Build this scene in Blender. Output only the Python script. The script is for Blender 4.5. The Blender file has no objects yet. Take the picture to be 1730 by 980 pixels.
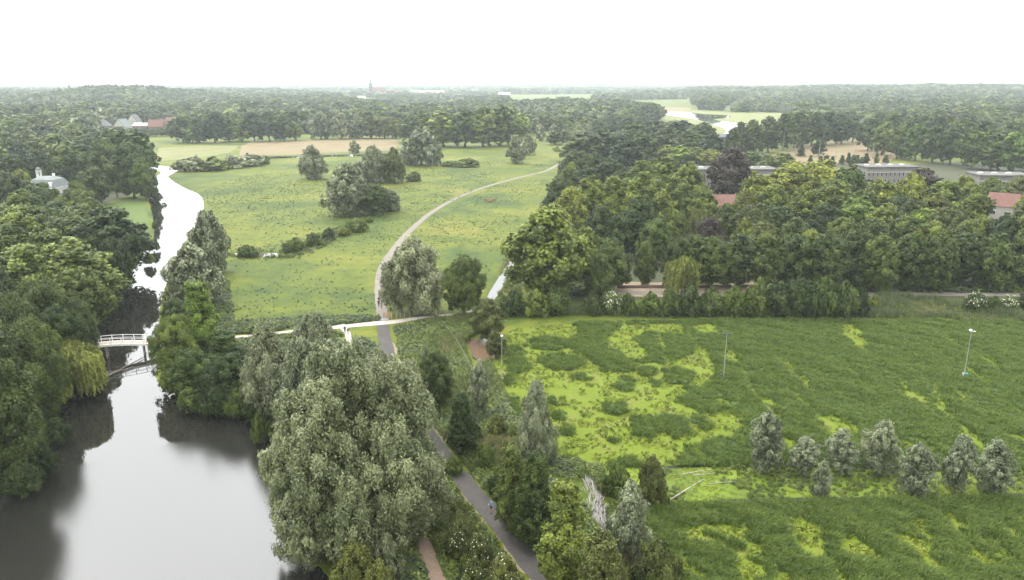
import bpy, math, random
import numpy as np
from mathutils import Vector, Matrix

# ------------------------------------------------------------------ camera, sky, sun, exposure
SC = bpy.context.scene
COL = SC.collection
PITCH = 15.376
cam = bpy.data.cameras.new('camera'); cam.lens = 26.64; cam.sensor_width = 36.0
cam.clip_start = 0.5; cam.clip_end = 60000
camo = bpy.data.objects.new('camera', cam); COL.objects.link(camo)
camo.location = (0, 0, 50); camo.rotation_euler = (math.radians(90 - PITCH), 0, 0)
SC.camera = camo
SUN_EL, SUN_AZ = 54.0, -42.0            # azimuth measured from +Y, clockwise positive
W = bpy.data.worlds.new('World'); SC.world = W; W.use_nodes = True
nt = W.node_tree; nt.nodes.clear()
def N(tree, t, **kw):
    n = tree.nodes.new(t)
    for k, v in kw.items(): setattr(n, k, v)
    return n
wo = N(nt, 'ShaderNodeOutputWorld'); bg = N(nt, 'ShaderNodeBackground'); bg.inputs['Strength'].default_value = 0.1
sky = N(nt, 'ShaderNodeTexSky'); sky.sky_type = 'NISHITA'; sky.sun_disc = False
sky.sun_elevation = math.radians(SUN_EL); sky.sun_rotation = math.radians(SUN_AZ)
sky.air_density = 1.0; sky.dust_density = 3.0
tc = N(nt, 'ShaderNodeTexCoord'); sp = N(nt, 'ShaderNodeSeparateXYZ'); nt.links.new(tc.outputs['Generated'], sp.inputs[0])
mx = N(nt, 'ShaderNodeMath', operation='MAXIMUM'); nt.links.new(sp.outputs['Z'], mx.inputs[0]); mx.inputs[1].default_value = 0
ma = N(nt, 'ShaderNodeMath', operation='MULTIPLY_ADD'); nt.links.new(mx.outputs[0], ma.inputs[0])
SKY_H = 15.0
ma.inputs[1].default_value = SKY_H * 1.9; ma.inputs[2].default_value = SKY_H      # standard overcast: zenith about three times the horizon
nz = N(nt, 'ShaderNodeTexNoise'); nz.inputs['Scale'].default_value = 2.2; nz.inputs['Detail'].default_value = 4
nt.links.new(tc.outputs['Generated'], nz.inputs['Vector'])
mr = N(nt, 'ShaderNodeMapRange'); nt.links.new(nz.outputs['Fac'], mr.inputs['Value'])
mr.inputs['From Min'].default_value = 0.3; mr.inputs['From Max'].default_value = 0.7; mr.inputs['To Min'].default_value = 0.85; mr.inputs['To Max'].default_value = 1.15
mm = N(nt, 'ShaderNodeMath', operation='MULTIPLY'); nt.links.new(ma.outputs[0], mm.inputs[0]); nt.links.new(mr.outputs[0], mm.inputs[1])
vm = N(nt, 'ShaderNodeVectorMath', operation='SCALE'); vm.inputs[0].default_value = (0.985, 1.0, 1.0); nt.links.new(mm.outputs[0], vm.inputs['Scale'])
# broad bright veil of thin cloud around the sun
_e, _a = math.radians(SUN_EL), math.radians(SUN_AZ)
sdir = Vector((math.sin(_a) * math.cos(_e), math.cos(_a) * math.cos(_e), math.sin(_e)))
dt = N(nt, 'ShaderNodeVectorMath', operation='DOT_PRODUCT'); nt.links.new(tc.outputs['Generated'], dt.inputs[0]); dt.inputs[1].default_value = sdir
dm = N(nt, 'ShaderNodeMath', operation='MAXIMUM'); nt.links.new(dt.outputs['Value'], dm.inputs[0]); dm.inputs[1].default_value = 0
dp_ = N(nt, 'ShaderNodeMath', operation='POWER'); nt.links.new(dm.outputs[0], dp_.inputs[0]); dp_.inputs[1].default_value = 4.0
dq = N(nt, 'ShaderNodeMath', operation='MULTIPLY_ADD'); nt.links.new(dp_.outputs[0], dq.inputs[0]); dq.inputs[1].default_value = 30.0; nt.links.new(mm.outputs[0], dq.inputs[2])
nt.links.new(dq.outputs[0], vm.inputs['Scale'])
mix = N(nt, 'ShaderNodeMix', data_type='RGBA'); mix.inputs[0].default_value = 0.85
nt.links.new(sky.outputs[0], mix.inputs[6]); nt.links.new(vm.outputs[0], mix.inputs[7])
nt.links.new(mix.outputs[2], bg.inputs['Color']); nt.links.new(bg.outputs[0], wo.inputs['Surface'])
sl = bpy.data.lights.new('sun', 'SUN'); sl.energy = 1.5; sl.angle = math.radians(18); sl.color = (1.0, 0.955, 0.87)
slo = bpy.data.objects.new('sun', sl); COL.objects.link(slo)
_e, _a = math.radians(SUN_EL), math.radians(SUN_AZ)
sdir = Vector((math.sin(_a) * math.cos(_e), math.cos(_a) * math.cos(_e), math.sin(_e)))
slo.rotation_euler = sdir.to_track_quat('Z', 'Y').to_euler(); slo.location = sdir * 400
vs = SC.view_settings; vs.view_transform = 'Standard'; vs.look = 'None'; vs.gamma = 1; vs.use_curve_mapping = False; vs.exposure = 0.3
cy = SC.cycles; cy.max_bounces = 7; cy.diffuse_bounces = 2; cy.glossy_bounces = 3; cy.transmission_bounces = 3; cy.volume_bounces = 1
cy.transparent_max_bounces = 8; cy.use_denoising = True; cy.sample_clamp_indirect = 8

# ------------------------------------------------------------------ helpers
HAZE = 1.12e-4
R = np.random.default_rng(7)
def tag(o, label=None, cat=None, group=None, kind=None):
    if label: o['label'] = label
    if cat: o['category'] = cat
    if group: o['group'] = group
    if kind: o['kind'] = kind
    return o
def empty(name, loc=(0, 0, 0), rz=0.0, sc=(1, 1, 1)):
    o = bpy.data.objects.new(name, None); COL.objects.link(o)
    o.empty_display_size = 0.3; o.location = loc; o.rotation_euler = (0, 0, rz); o.scale = sc
    return o
def link(name, me, parent=None, mat=None):
    o = bpy.data.objects.new(name, me); COL.objects.link(o)
    if parent: o.parent = parent
    if mat is not None:
        if not me.materials: me.materials.append(None)
        o.material_slots[0].link = 'OBJECT'; o.material_slots[0].material = mat
    return o
def npmesh(name, V, Fq, mat=None, smooth=False, attrs=None):
    """V (n,3); Fq (m,k) constant-size faces"""
    V = np.asarray(V, np.float32); Fq = np.asarray(Fq, np.int32)
    me = bpy.data.meshes.new(name); k = Fq.shape[1]; m = len(Fq)
    me.vertices.add(len(V)); me.vertices.foreach_set('co', V.ravel())
    me.loops.add(m * k); me.loops.foreach_set('vertex_index', Fq.ravel())
    me.polygons.add(m); me.polygons.foreach_set('loop_start', np.arange(0, m * k, k, dtype=np.int32))
    if smooth: me.polygons.foreach_set('use_smooth', np.ones(m, bool))
    for an, (dom, arr) in (attrs or {}).items():
        a = me.attributes.new(an, 'FLOAT', dom); a.data.foreach_set('value', np.asarray(arr, np.float32))
    me.update(); me.validate()
    if mat: me.materials.append(mat)
    return me
class MB:
    """collects boxes, tubes and faces and links them as one mesh"""
    def __init__(s): s.v = []; s.f = []
    def face(s, pts):
        b = len(s.v); s.v += [tuple(p) for p in pts]; s.f.append(tuple(range(b, b + len(pts)))); return s
    def box(s, c, d, rz=0.0):
        b = len(s.v); ca, sa = math.cos(rz), math.sin(rz)
        for x in (-.5, .5):
            for y in (-.5, .5):
                for z in (-.5, .5):
                    px, py = x * d[0], y * d[1]
                    s.v.append((c[0] + px * ca - py * sa, c[1] + px * sa + py * ca, c[2] + z * d[2]))
        for q in ((0, 1, 3, 2), (4, 6, 7, 5), (0, 4, 5, 1), (2, 3, 7, 6), (0, 2, 6, 4), (1, 5, 7, 3)): s.f.append(tuple(b + i for i in q))
        return s
    def tube(s, pts, rad, n=7, cap=True):
        pts = [Vector(p) for p in pts]; rings = []
        if not hasattr(rad, '__len__'): rad = [rad] * len(pts)
        for i, p in enumerate(pts):
            t = (pts[min(i + 1, len(pts) - 1)] - pts[max(i - 1, 0)]).normalized()
            a = t.cross(Vector((0.31, 0.95, 0.07)) if abs(t.y) < 0.9 else Vector((1, 0, 0))).normalized(); c = t.cross(a)
            b = len(s.v); rings.append(b)
            for k in range(n):
                w = 2 * math.pi * k / n; s.v.append(tuple(p + (a * math.cos(w) + c * math.sin(w)) * rad[i]))
        for r0, r1 in zip(rings, rings[1:]):
            for k in range(n): s.f.append((r0 + k, r0 + (k + 1) % n, r1 + (k + 1) % n, r1 + k))
        if cap:
            s.f.append(tuple(rings[0] + k for k in reversed(range(n)))); s.f.append(tuple(rings[-1] + k for k in range(n)))
        return s
    def mesh(s, name, mat=None, smooth=False):
        me = bpy.data.meshes.new(name); me.from_pydata(s.v, [], s.f); me.update()
        if smooth: me.polygons.foreach_set('use_smooth', np.ones(len(me.polygons), bool))
        if mat: me.materials.append(mat)
        return me
    def build(s, name, mat, parent=None, smooth=False):
        return link(name, s.mesh(name, mat, smooth), parent)
def noise2(x, y, seed=0):
    x = np.asarray(x, float); y = np.asarray(y, float)
    xi = np.floor(x).astype(np.int64); yi = np.floor(y).astype(np.int64); fx = x - xi; fy = y - yi
    def h(a, b):
        n = (a * 374761393 + b * 668265263 + seed * 982451653) & 0xffffffff
        n = ((n ^ (n >> 13)) * 1274126177) & 0xffffffff
        return ((n ^ (n >> 16)) & 0xffff) / 65535.0
    ux = fx * fx * (3 - 2 * fx); uy = fy * fy * (3 - 2 * fy)
    return (h(xi, yi) * (1 - ux) + h(xi + 1, yi) * ux) * (1 - uy) + (h(xi, yi + 1) * (1 - ux) + h(xi + 1, yi + 1) * ux) * uy
def inpoly(x, y, poly):
    x = np.asarray(x, float); y = np.asarray(y, float); c = np.zeros(x.shape, bool); n = len(poly)
    for i in range(n):
        x0, y0 = poly[i]; x1, y1 = poly[(i + 1) % n]
        if y0 == y1: continue
        t = ((y0 > y) != (y1 > y)) & (x < (x1 - x0) * (y - y0) / (y1 - y0) + x0)
        c ^= t
    return c
def segdist(x, y, poly, closed=True):
    d = np.full(np.shape(x), 1e9); n = len(poly)
    for i in range(n if closed else n - 1):
        ax, ay = poly[i]; bx, by = poly[(i + 1) % n]; dx, dy = bx - ax, by - ay
        t = np.clip(((x - ax) * dx + (y - ay) * dy) / (dx * dx + dy * dy + 1e-9), 0, 1)
        d = np.minimum(d, np.hypot(x - ax - t * dx, y - ay - t * dy))
    return d
def smooth_line(pts, per=8, closed=False):
    p = [np.array(q, float) for q in pts]; n = len(p); out = []
    for i in range(n if closed else n - 1):
        g = (lambda k: p[k % n]) if closed else (lambda k: p[min(max(k, 0), n - 1)])
        a, b, c, d = g(i - 1), g(i), g(i + 1), g(i + 2)
        for k in range(per):
            t = k / per
            out.append(0.5 * (2 * b + (c - a) * t + (2 * a - 5 * b + 4 * c - d) * t * t + (3 * b - a - 3 * c + d) * t ** 3))
    if not closed: out.append(p[-1])
    return [tuple(q) for q in out]
def scatter_poly(poly, n, rng=R):
    a = np.array(poly); lo, hi = a.min(0), a.max(0); X = np.zeros(0); Y = np.zeros(0)
    while len(X) < n:
        x = rng.uniform(lo[0], hi[0], n * 2); y = rng.uniform(lo[1], hi[1], n * 2); k = inpoly(x, y, poly)
        X = np.r_[X, x[k]]; Y = np.r_[Y, y[k]]
    return X[:n], Y[:n]
def jitter_grid(poly, step, rng=R):
    a = np.array(poly); lo, hi = a.min(0), a.max(0)
    gx, gy = np.meshgrid(np.arange(lo[0], hi[0], step), np.arange(lo[1], hi[1], step))
    gx = (gx + rng.uniform(-.45, .45, gx.shape) * step).ravel(); gy = (gy + rng.uniform(-.45, .45, gy.shape) * step).ravel()
    k = inpoly(gx, gy, poly); return gx[k], gy[k]

# ------------------------------------------------------------------ materials
def newmat(name):
    m = bpy.data.materials.new(name); m.use_nodes = True; t = m.node_tree
    b = t.nodes.get('Principled BSDF'); b.inputs['Roughness'].default_value = 0.85; b.inputs['Specular IOR Level'].default_value = 0.2
    return m, t, b
def ramp(t, fac, stops):
    r = N(t, 'ShaderNodeValToRGB'); el = r.color_ramp.elements
    while len(el) < len(stops): el.new(0.5)
    for e, (p, c) in zip(el, stops): e.position = p; e.color = (*c, 1)
    t.links.new(fac, r.inputs[0]); return r.outputs[0]
def tnoise(t, scale, detail=3, vec=None, rough=0.55):
    n = N(t, 'ShaderNodeTexNoise'); n.inputs['Scale'].default_value = scale; n.inputs['Detail'].default_value = detail; n.inputs['Roughness'].default_value = rough
    if vec is None:
        g = N(t, 'ShaderNodeNewGeometry'); vec = g.outputs['Position']
    t.links.new(vec, n.inputs['Vector']); return n.outputs['Fac']
def mixc(t, f, a, b, mode='MIX'):
    m = N(t, 'ShaderNodeMix', data_type='RGBA'); m.blend_type = mode
    for s, v in ((0, f), (6, a), (7, b)):
        if hasattr(v, 'is_linked'): t.links.new(v, m.inputs[s])
        elif isinstance(v, tuple): m.inputs[s].default_value = (*v, 1)
        else: m.inputs[s].default_value = v
    return m.outputs[2]
def bump(t, b, h, strength, dist):
    n = N(t, 'ShaderNodeBump'); n.inputs['Strength'].default_value = strength; n.inputs['Distance'].default_value = dist
    t.links.new(h, n.inputs['Height']); t.links.new(n.outputs[0], b.inputs['Normal'])
def leafmat(name, dark, light, trans=0.2, objvar=0.35, rough=0.6, spec=0.25):
    m, t, b = newmat(name)
    at = N(t, 'ShaderNodeAttribute'); at.attribute_name = 'tone'
    oi = N(t, 'ShaderNodeObjectInfo')
    c = ramp(t, at.outputs['Fac'], [(0.15, dark), (0.85, light)])
    hs = N(t, 'ShaderNodeHueSaturation')
    mv = N(t, 'ShaderNodeMapRange'); t.links.new(oi.outputs['Random'], mv.inputs['Value']); mv.inputs['To Min'].default_value = 1 - objvar; mv.inputs['To Max'].default_value = 1 + objvar
    mh = N(t, 'ShaderNodeMath', operation='MULTIPLY_ADD'); t.links.new(oi.outputs['Random'], mh.inputs[0]); mh.inputs[1].default_value = -0.03 * objvar / 0.3; mh.inputs[2].default_value = 0.5 + 0.015 * objvar / 0.3
    t.links.new(mv.outputs[0], hs.inputs['Value']); t.links.new(mh.outputs[0], hs.inputs['Hue']); t.links.new(c, hs.inputs['Color'])
    t.links.new(hs.outputs[0], b.inputs['Base Color']); b.inputs['Roughness'].default_value = rough; b.inputs['Specular IOR Level'].default_value = spec
    tr = N(t, 'ShaderNodeBsdfTranslucent'); t.links.new(hs.outputs[0], tr.inputs['Color'])
    ms = N(t, 'ShaderNodeMixShader'); ms.inputs[0].default_value = trans
    o = t.nodes.get('Material Output'); t.links.new(b.outputs[0], ms.inputs[1]); t.links.new(tr.outputs[0], ms.inputs[2]); t.links.new(ms.outputs[0], o.inputs['Surface'])
    return m
def plain(name, c, rough=0.8, var=0.25, scale=1.5, spec=0.3, metal=0.0):
    m, t, b = newmat(name); n = tnoise(t, scale, 4)
    col = ramp(t, n, [(0.3, tuple(x * (1 - var) for x in c)), (0.7, tuple(min(1, x * (1 + var)) for x in c))])
    t.links.new(col, b.inputs['Base Color']); b.inputs['Roughness'].default_value = rough; b.inputs['Specular IOR Level'].default_value = spec; b.inputs['Metallic'].default_value = metal
    return m
LM = {
 'oak':    leafmat('leaf_dark_green', (0.0220, 0.0352, 0.0052), (0.0771, 0.1086, 0.0176)),
 'deep':   leafmat('leaf_deep_green', (0.0158, 0.0264, 0.0053), (0.0528, 0.0779, 0.0158)),
 'mid':    leafmat('leaf_mid_green', (0.0323, 0.0511, 0.0068), (0.1191, 0.1600, 0.0238)),
 'lime':   leafmat('leaf_yellow_green', (0.0469, 0.0632, 0.0072), (0.1851, 0.2167, 0.0253)),
 'fresh':  leafmat('leaf_fresh_green', (0.0446, 0.0755, 0.0087), (0.1597, 0.2323, 0.0290)),
 'silver': leafmat('leaf_willow_silver', (0.0634, 0.0757, 0.0282), (0.2200, 0.2420, 0.1214), rough=0.5, spec=0.4, objvar=0.2),
 'bigwillow': leafmat('leaf_giant_willow', (0.058, 0.074, 0.024), (0.205, 0.230, 0.105), rough=0.5, spec=0.4, objvar=0.05),
 'grey':   leafmat('leaf_willow_grey', (0.0664, 0.0795, 0.0348), (0.2237, 0.2539, 0.1385), rough=0.5, spec=0.4, objvar=0.16),
 'olive':  leafmat('leaf_olive', (0.0344, 0.0426, 0.0074), (0.1189, 0.1328, 0.0262)),
 'weep':   leafmat('leaf_weeping', (0.0630, 0.0738, 0.0090), (0.2025, 0.2205, 0.0360), objvar=0.12),
 'copper': leafmat('leaf_copper', (0.028, 0.021, 0.016), (0.068, 0.050, 0.038), trans=0.15, objvar=0.2),
 'spruce': leafmat('leaf_spruce', (0.020, 0.034, 0.012), (0.055, 0.080, 0.028), trans=0.1),
 'blossom': leafmat('leaf_blossom', (0.042, 0.060, 0.012), (0.125, 0.160, 0.036)),
}
M_bark = plain('bark', (0.10, 0.085, 0.065), 0.95, 0.35, 2.0)
M_dead = plain('dead_wood', (0.26, 0.235, 0.20), 0.95, 0.3, 2.0)
M_flower = plain('white_blossom', (0.55, 0.55, 0.45), 0.8, 0.1)
M_white = plain('white_paint', (0.60, 0.60, 0.58), 0.6, 0.07, 0.8)
M_slate = plain('slate_roof', (0.085, 0.09, 0.095), 0.7, 0.2, 0.8)
M_lead = plain('lead_grey_roof', (0.105, 0.12, 0.115), 0.6, 0.15, 0.8)
M_tile = plain('red_tile_roof', (0.125, 0.062, 0.050), 0.85, 0.18, 0.9)
M_brick = plain('brick_wall', (0.11, 0.075, 0.060), 0.9, 0.2, 1.2)
M_pale = plain('pale_render', (0.34, 0.32, 0.28), 0.9, 0.12, 0.5)
M_concrete = plain('concrete_wall', (0.165, 0.155, 0.142), 0.9, 0.14, 0.4)
M_glassy = plain('window_glass', (0.03, 0.035, 0.04), 0.12, 0.1, 1, 0.6)
M_metal = plain('galvanised_steel', (0.34, 0.34, 0.33), 0.5, 0.15, 3, 0.5, 0.3)
M_dark = plain('dark_metal', (0.06, 0.06, 0.06), 0.6, 0.2, 3)
M_wood = plain('weathered_wood', (0.27, 0.23, 0.18), 0.9, 0.25, 3)
M_gate = plain('orange_brown_wood', (0.34, 0.17, 0.08), 0.85, 0.2, 4)

# ------------------------------------------------------------------ terrain
RIVER = smooth_line([(-61.3,58.6),(-69.8,76.6),(-67.4,82.9),(-65.0,88.4),(-64.7,94.3),(-68.2,101.6),(-72.7,109.8),(-72.9,116.1),(-70.8,122.6),(-74.9,129.7),(-82.5,135.3),(-86.8,141.3),(-88.1,149.4),(-92.1,164.1),(-100.4,187.5),(-106.6,208.3),(-113.3,226.1),(-119.4,247.0),(-134.5,280.4),(-161.9,335.7),(-186.9,381.9),(-196.5,413.8),(-201.0,436.2),(-219.9,461.0),(-244.6,474.5),(-255.1,492.4),(-227.6,481.5),(-203.5,461.0),(-193.8,439.1),(-188.0,416.5),(-162.6,375.2),(-143.8,348.6),(-127.2,311.0),(-114.2,270.7),(-105.4,239.3),(-97.7,214.2),(-88.4,187.5),(-80.5,166.5),(-73.1,149.4),(-66.8,135.3),(-61.7,123.4),(-57.1,119.4),(-52.3,113.3),(-45.4,110.5),(-40.8,110.1),(-35.7,102.5),(-31.7,94.8),(-27.1,84.3),(-26.0,78.4),(-22.7,73.7),(-19.0,69.0),(-16.5,64.3),(-14.2,58.6)], 4, True)
DITCH = smooth_line([(-6.7,136.6),(-4.9,129.7),(-2.94,120.7),(-1.78,111.0),(1.46,100.2),(5.6,92.5),(9.0,90.1),(10.5,89.3),(11.2,86.0),(11.9,80.6),(11.6,76.0),(12.9,70.0),(15.2,65.2),(14.3,64.8),(12.2,70.0),(10.4,76.6),(9.4,81.9),(10.2,85.7),(8.7,88.8),(5.0,91.3),(0.77,99.1),(-2.34,110.5),(-3.5,120.2),(-5.6,129.1),(-7.5,135.3)], 3, True)
POOL = smooth_line([(-9.3,144.1),(-7.2,146.3),(-3.6,146.3),(-1.53,142.7),(-1.69,135.9),(-4.8,133.0),(-7.3,135.3)], 4, True)
DRAIN = smooth_line([(-6.3,169.3),(-6.2,178.5),(-4.2,193.6),(-1.21,215.7),(0.36,225.3),(3.9,247.0),(8.9,283.0),(21.1,360.4),(22.8,360.4),(10.2,280.4),(5.3,247.0),(2.47,220.4),(1.19,212.7),(-1.25,193.6),(-3.6,176.4),(-4.6,169.3)], 3, True)
CREEK = smooth_line([(-85.8,226.9),(-78.3,225.3),(-72.5,226.9),(-69.2,223.6),(-66.2,226.9),(-63.3,235.7),(-62.3,247.0),(-65.6,259.4),(-61.2,261.6),(-56.8,270.7),(-55.9,266.1),(-59.6,256.2),(-60.0,244.1),(-62.0,232.1),(-64.7,222.8),(-68.1,218.8),(-74.7,219.6),(-84.0,222.0)], 3, True)
POND = smooth_line([(25.8,193.6),(31.1,217.3),(35.4,226.9),(44.9,229.5),(47.9,217.3),(42.9,194.9),(33.0,189.9)], 4, True)
FARRIVER = smooth_line([(253.6,1482.8),(261.4,1391.1),(294.2,1310.1),(306.4,1237.9),(332.1,1194.0),(311.1,1114.8),(275.5,1061.9),(279.6,983.9),(278.2,916.5),(244.6,836.1),(202.5,718.6),(194.7,718.6),(231.1,836.1),(241.5,929.3),(247.8,998.6),(250.9,1096.6),(241.1,1194.0),(241.7,1285.1),(233.4,1363.0)], 3, True)
BROOK = smooth_line([(-171.1,528.3),(-150.2,532.6),(-127.5,541.4),(-103.3,545.9),(-75.6,559.9),(-74.4,550.5),(-100.8,532.6),(-124.5,528.3),(-146.7,519.9),(-167.1,515.8)], 2, True)
WATERS = [('river', RIVER), ('ditch_water', DITCH), ('brown_pool_water', POOL), ('drain_water', DRAIN), ('creek_water', CREEK), ('park_pond_water', POND), ('far_river', FARRIVER), ('brook_water', BROOK)]
def hill(x, y):
    x = np.asarray(x, float); y = np.asarray(y, float)
    h = 19 * np.exp(-((x + 840) / 135) ** 4 - ((y - 1700) / 240) ** 2)
    h += 9 * np.exp(-((x + 1700) / 800) ** 2 - ((y - 2100) / 600) ** 2)
    h += 20 * np.exp(-((x - 1500) / 900) ** 2 - ((y - 2600) / 700) ** 2)
    h += 16 * np.exp(-((x - 2600) / 900) ** 2 - ((y - 3600) / 900) ** 2)
    return np.where(h > 0.4, h - 0.4, 0)
def land(x, y):
    z = hill(x, y)
    for nm, poly in WATERS[:6]:
        a = np.array(poly); lo, hi = a.min(0) - 3, a.max(0) + 3
        k = (x > lo[0]) & (x < hi[0]) & (y > lo[1]) & (y < hi[1])
        if not k.any(): continue
        xs, ys = x[k], y[k]; d = segdist(xs, ys, poly); d = np.where(inpoly(xs, ys, poly), -d, d)
        t = np.clip((0.8 - d) / 3.0, 0, 1); z[k] -= 1.3 * t * t * (3 - 2 * t)
    return z
xs = np.r_[np.arange(-130, 125, 1.0)]
g, s = [], 1.0; p = 125.0
while p < 13000: g.append(p); s *= 1.07; p += s
g = np.array(g + [13000]); gl, s = [], 1.0; p = 131.0
while p < 13000: gl.append(-p); s *= 1.055 if p < 500 else 1.09; p += s
gl = np.array(gl[::-1]); xs = np.r_[-13000, gl, xs, g]
gy, s = [], 1.0; p = 50.0
while p < 13400:
    gy.append(p)
    s = 1.0 if p < 190 else min(s * 1.02, max(2.5, p * 0.025)); p += s
gy = np.r_[-900, -500, -200, -60, 0, 30, gy, 13400]
GX, GY = np.meshgrid(xs, gy); GZ = land(GX.ravel(), GY.ravel())
nx, ny = len(xs), len(gy); ii = np.arange(nx * ny).reshape(ny, nx)
FQ = np.stack([ii[:-1, :-1], ii[:-1, 1:], ii[1:, 1:], ii[1:, :-1]], -1).reshape(-1, 4)
m, t, b = newmat('meadow_grass')
n1 = tnoise(t, 0.026, 6, rough=0.68); n2 = tnoise(t, 0.28, 5, rough=0.65); n3 = tnoise(t, 2.2, 4, rough=0.7)
c1 = ramp(t, n1, [(0.37, (0.030, 0.052, 0.004)), (0.47, (0.058, 0.078, 0.005)), (0.56, (0.082, 0.097, 0.006)), (0.67, (0.120, 0.112, 0.016))])
c2 = ramp(t, n2, [(0.30, (0.55, 0.62, 0.55)), (0.5, (1, 1, 1)), (0.72, (1.18, 1.12, 1.05))])
c3 = ramp(t, n3, [(0.3, (0.72, 0.76, 0.72)), (0.65, (1.12, 1.10, 1.08))])
t.links.new(mixc(t, 1.0, mixc(t, 1.0, c1, c2, 'MULTIPLY'), c3, 'MULTIPLY'), b.inputs['Base Color'])
bump(t, b, n3, 0.5, 0.25); M_meadow = m
ground = link('ground', npmesh('ground', np.c_[GX.ravel(), GY.ravel(), GZ], FQ, M_meadow, True)); tag(ground, kind='structure')

# ------------------------------------------------------------------ water
def watermat(name, base, ruffle=None, rough=0.03, bs=0.05):
    m, t, b = newmat(name); b.inputs['Base Color'].default_value = (*base, 1); b.inputs['Roughness'].default_value = rough
    b.inputs['IOR'].default_value = 1.75; b.inputs['Specular IOR Level'].default_value = 0.5
    n = tnoise(t, 0.9, 3); bp = N(t, 'ShaderNodeBump'); bp.inputs['Strength'].default_value = bs; bp.inputs['Distance'].default_value = 0.05
    t.links.new(n, bp.inputs['Height']); t.links.new(bp.outputs[0], b.inputs['Normal'])
    if ruffle:      # wind-ruffled part of the pond: finer, stronger ripples south of a line
        g = N(t, 'ShaderNodeNewGeometry'); sx = N(t, 'ShaderNodeSeparateXYZ'); t.links.new(g.outputs['Position'], sx.inputs[0])
        a, bb, c = ruffle
        e = N(t, 'ShaderNodeMath', operation='MULTIPLY_ADD'); t.links.new(sx.outputs['X'], e.inputs[0]); e.inputs[1].default_value = a
        f = N(t, 'ShaderNodeMath', operation='MULTIPLY_ADD'); t.links.new(sx.outputs['Y'], f.inputs[0]); f.inputs[1].default_value = bb; f.inputs[2].default_value = c
        t.links.new(f.outputs[0], e.inputs[2])
        wob = N(t, 'ShaderNodeMath', operation='MULTIPLY_ADD'); t.links.new(tnoise(t, 0.15, 2), wob.inputs[0]); wob.inputs[1].default_value = 3.0; t.links.new(e.outputs[0], wob.inputs[2])
        mr = N(t, 'ShaderNodeMapRange'); t.links.new(wob.outputs[0], mr.inputs['Value']); mr.inputs['From Min'].default_value = 0; mr.inputs['From Max'].default_value = 1.5
        rr = N(t, 'ShaderNodeMapRange'); t.links.new(mr.outputs[0], rr.inputs['Value']); rr.inputs['To Min'].default_value = rough; rr.inputs['To Max'].default_value = 0.11
        t.links.new(rr.outputs[0], b.inputs['Roughness'])
        b2 = N(t, 'ShaderNodeBump'); b2.inputs['Distance'].default_value = 0.03; t.links.new(tnoise(t, 5.0, 3), b2.inputs['Height'])
        q = N(t, 'ShaderNodeMath', operation='MULTIPLY'); t.links.new(mr.outputs[0], q.inputs[0]); q.inputs[1].default_value = 0.35; t.links.new(q.outputs[0], b2.inputs['Strength'])
        t.links.new(bp.outputs[0], b2.inputs['Normal']); t.links.new(b2.outputs[0], b.inputs['Normal'])
    return m
pa, pb = (-56.1,96.6), (-41.1,106.2)
dl = math.hypot(pb[0] - pa[0], pb[1] - pa[1]); rn = ((pb[1] - pa[1]) / dl, -(pb[0] - pa[0]) / dl)
M_river = watermat('river_water', (0.013, 0.0125, 0.0105), (rn[0], rn[1], -(rn[0] * pa[0] + rn[1] * pa[1]) - 1.5))
M_water = watermat('still_water', (0.022, 0.020, 0.014))
M_mud = watermat('muddy_water', (0.10, 0.066, 0.042), rough=0.22)
for nm, poly in WATERS:
    mat = M_river if nm == 'river' else M_mud if nm.startswith('brown') else M_water
    tag(MB().face([(x, y, .07 if nm in ('far_river', 'brook_water') else -0.39 if nm.startswith('brown') else -0.42) for x, y in poly]).build(nm, mat), kind='structure')

# ------------------------------------------------------------------ fields, lawns and yards: thin sheets on the ground
def sheet(name, poly, mat, z=0.03, rag=0.6, kind='structure', sub=6):
    a = []
    n = len(poly)
    for i in range(n):
        p, q = poly[i], poly[(i + 1) % n]
        for k in range(sub):
            f = k / sub; x = p[0] + (q[0] - p[0]) * f; y = p[1] + (q[1] - p[1]) * f
            a.append((x + (float(noise2(x * .31, y * .31, 3)) - .5) * 2 * rag, y + (float(noise2(x * .31, y * .31, 4)) - .5) * 2 * rag, z))
    return tag(MB().face(a).build(name, mat), kind=kind)
def fieldmat(name, lo, mid, hi, s1=0.05, s2=0.6, stripe=None):
    m, t, b = newmat(name)
    n1 = tnoise(t, s1, 4); n2 = tnoise(t, s2, 5, rough=0.7)
    c = ramp(t, n1, [(0.3, lo), (0.5, mid), (0.7, hi)])
    c2 = ramp(t, n2, [(0.3, (0.74, 0.76, 0.74)), (0.68, (1.15, 1.13, 1.1))]); c = mixc(t, 1.0, c, c2, 'MULTIPLY')
    if stripe:
        g = N(t, 'ShaderNodeNewGeometry'); mp = N(t, 'ShaderNodeMapping'); mp.inputs['Rotation'].default_value = (0, 0, stripe[1]); t.links.new(g.outputs['Position'], mp.inputs[0])
        w = N(t, 'ShaderNodeTexWave'); w.inputs['Scale'].default_value = stripe[0]; w.inputs['Distortion'].default_value = 1.0; t.links.new(mp.outputs[0], w.inputs['Vector'])
        c = mixc(t, 1.0, c, ramp(t, w.outputs['Fac'], [(0, (0.86, 0.9, 0.86)), (1, (1.1, 1.06, 1.08))]), 'MULTIPLY')
    t.links.new(c, b.inputs['Base Color']); bump(t, b, n2, 0.4, 0.2)
    return m
M_lawn = fieldmat('mown_lawn', (0.051, 0.078, 0.013), (0.060, 0.090, 0.016), (0.069, 0.096, 0.019), stripe=(0.22, 0.5))
M_wheat = fieldmat('ripe_grain', (0.123, 0.094, 0.046), (0.142, 0.109, 0.056), (0.153, 0.122, 0.065), stripe=(0.05, 1.2))
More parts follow.
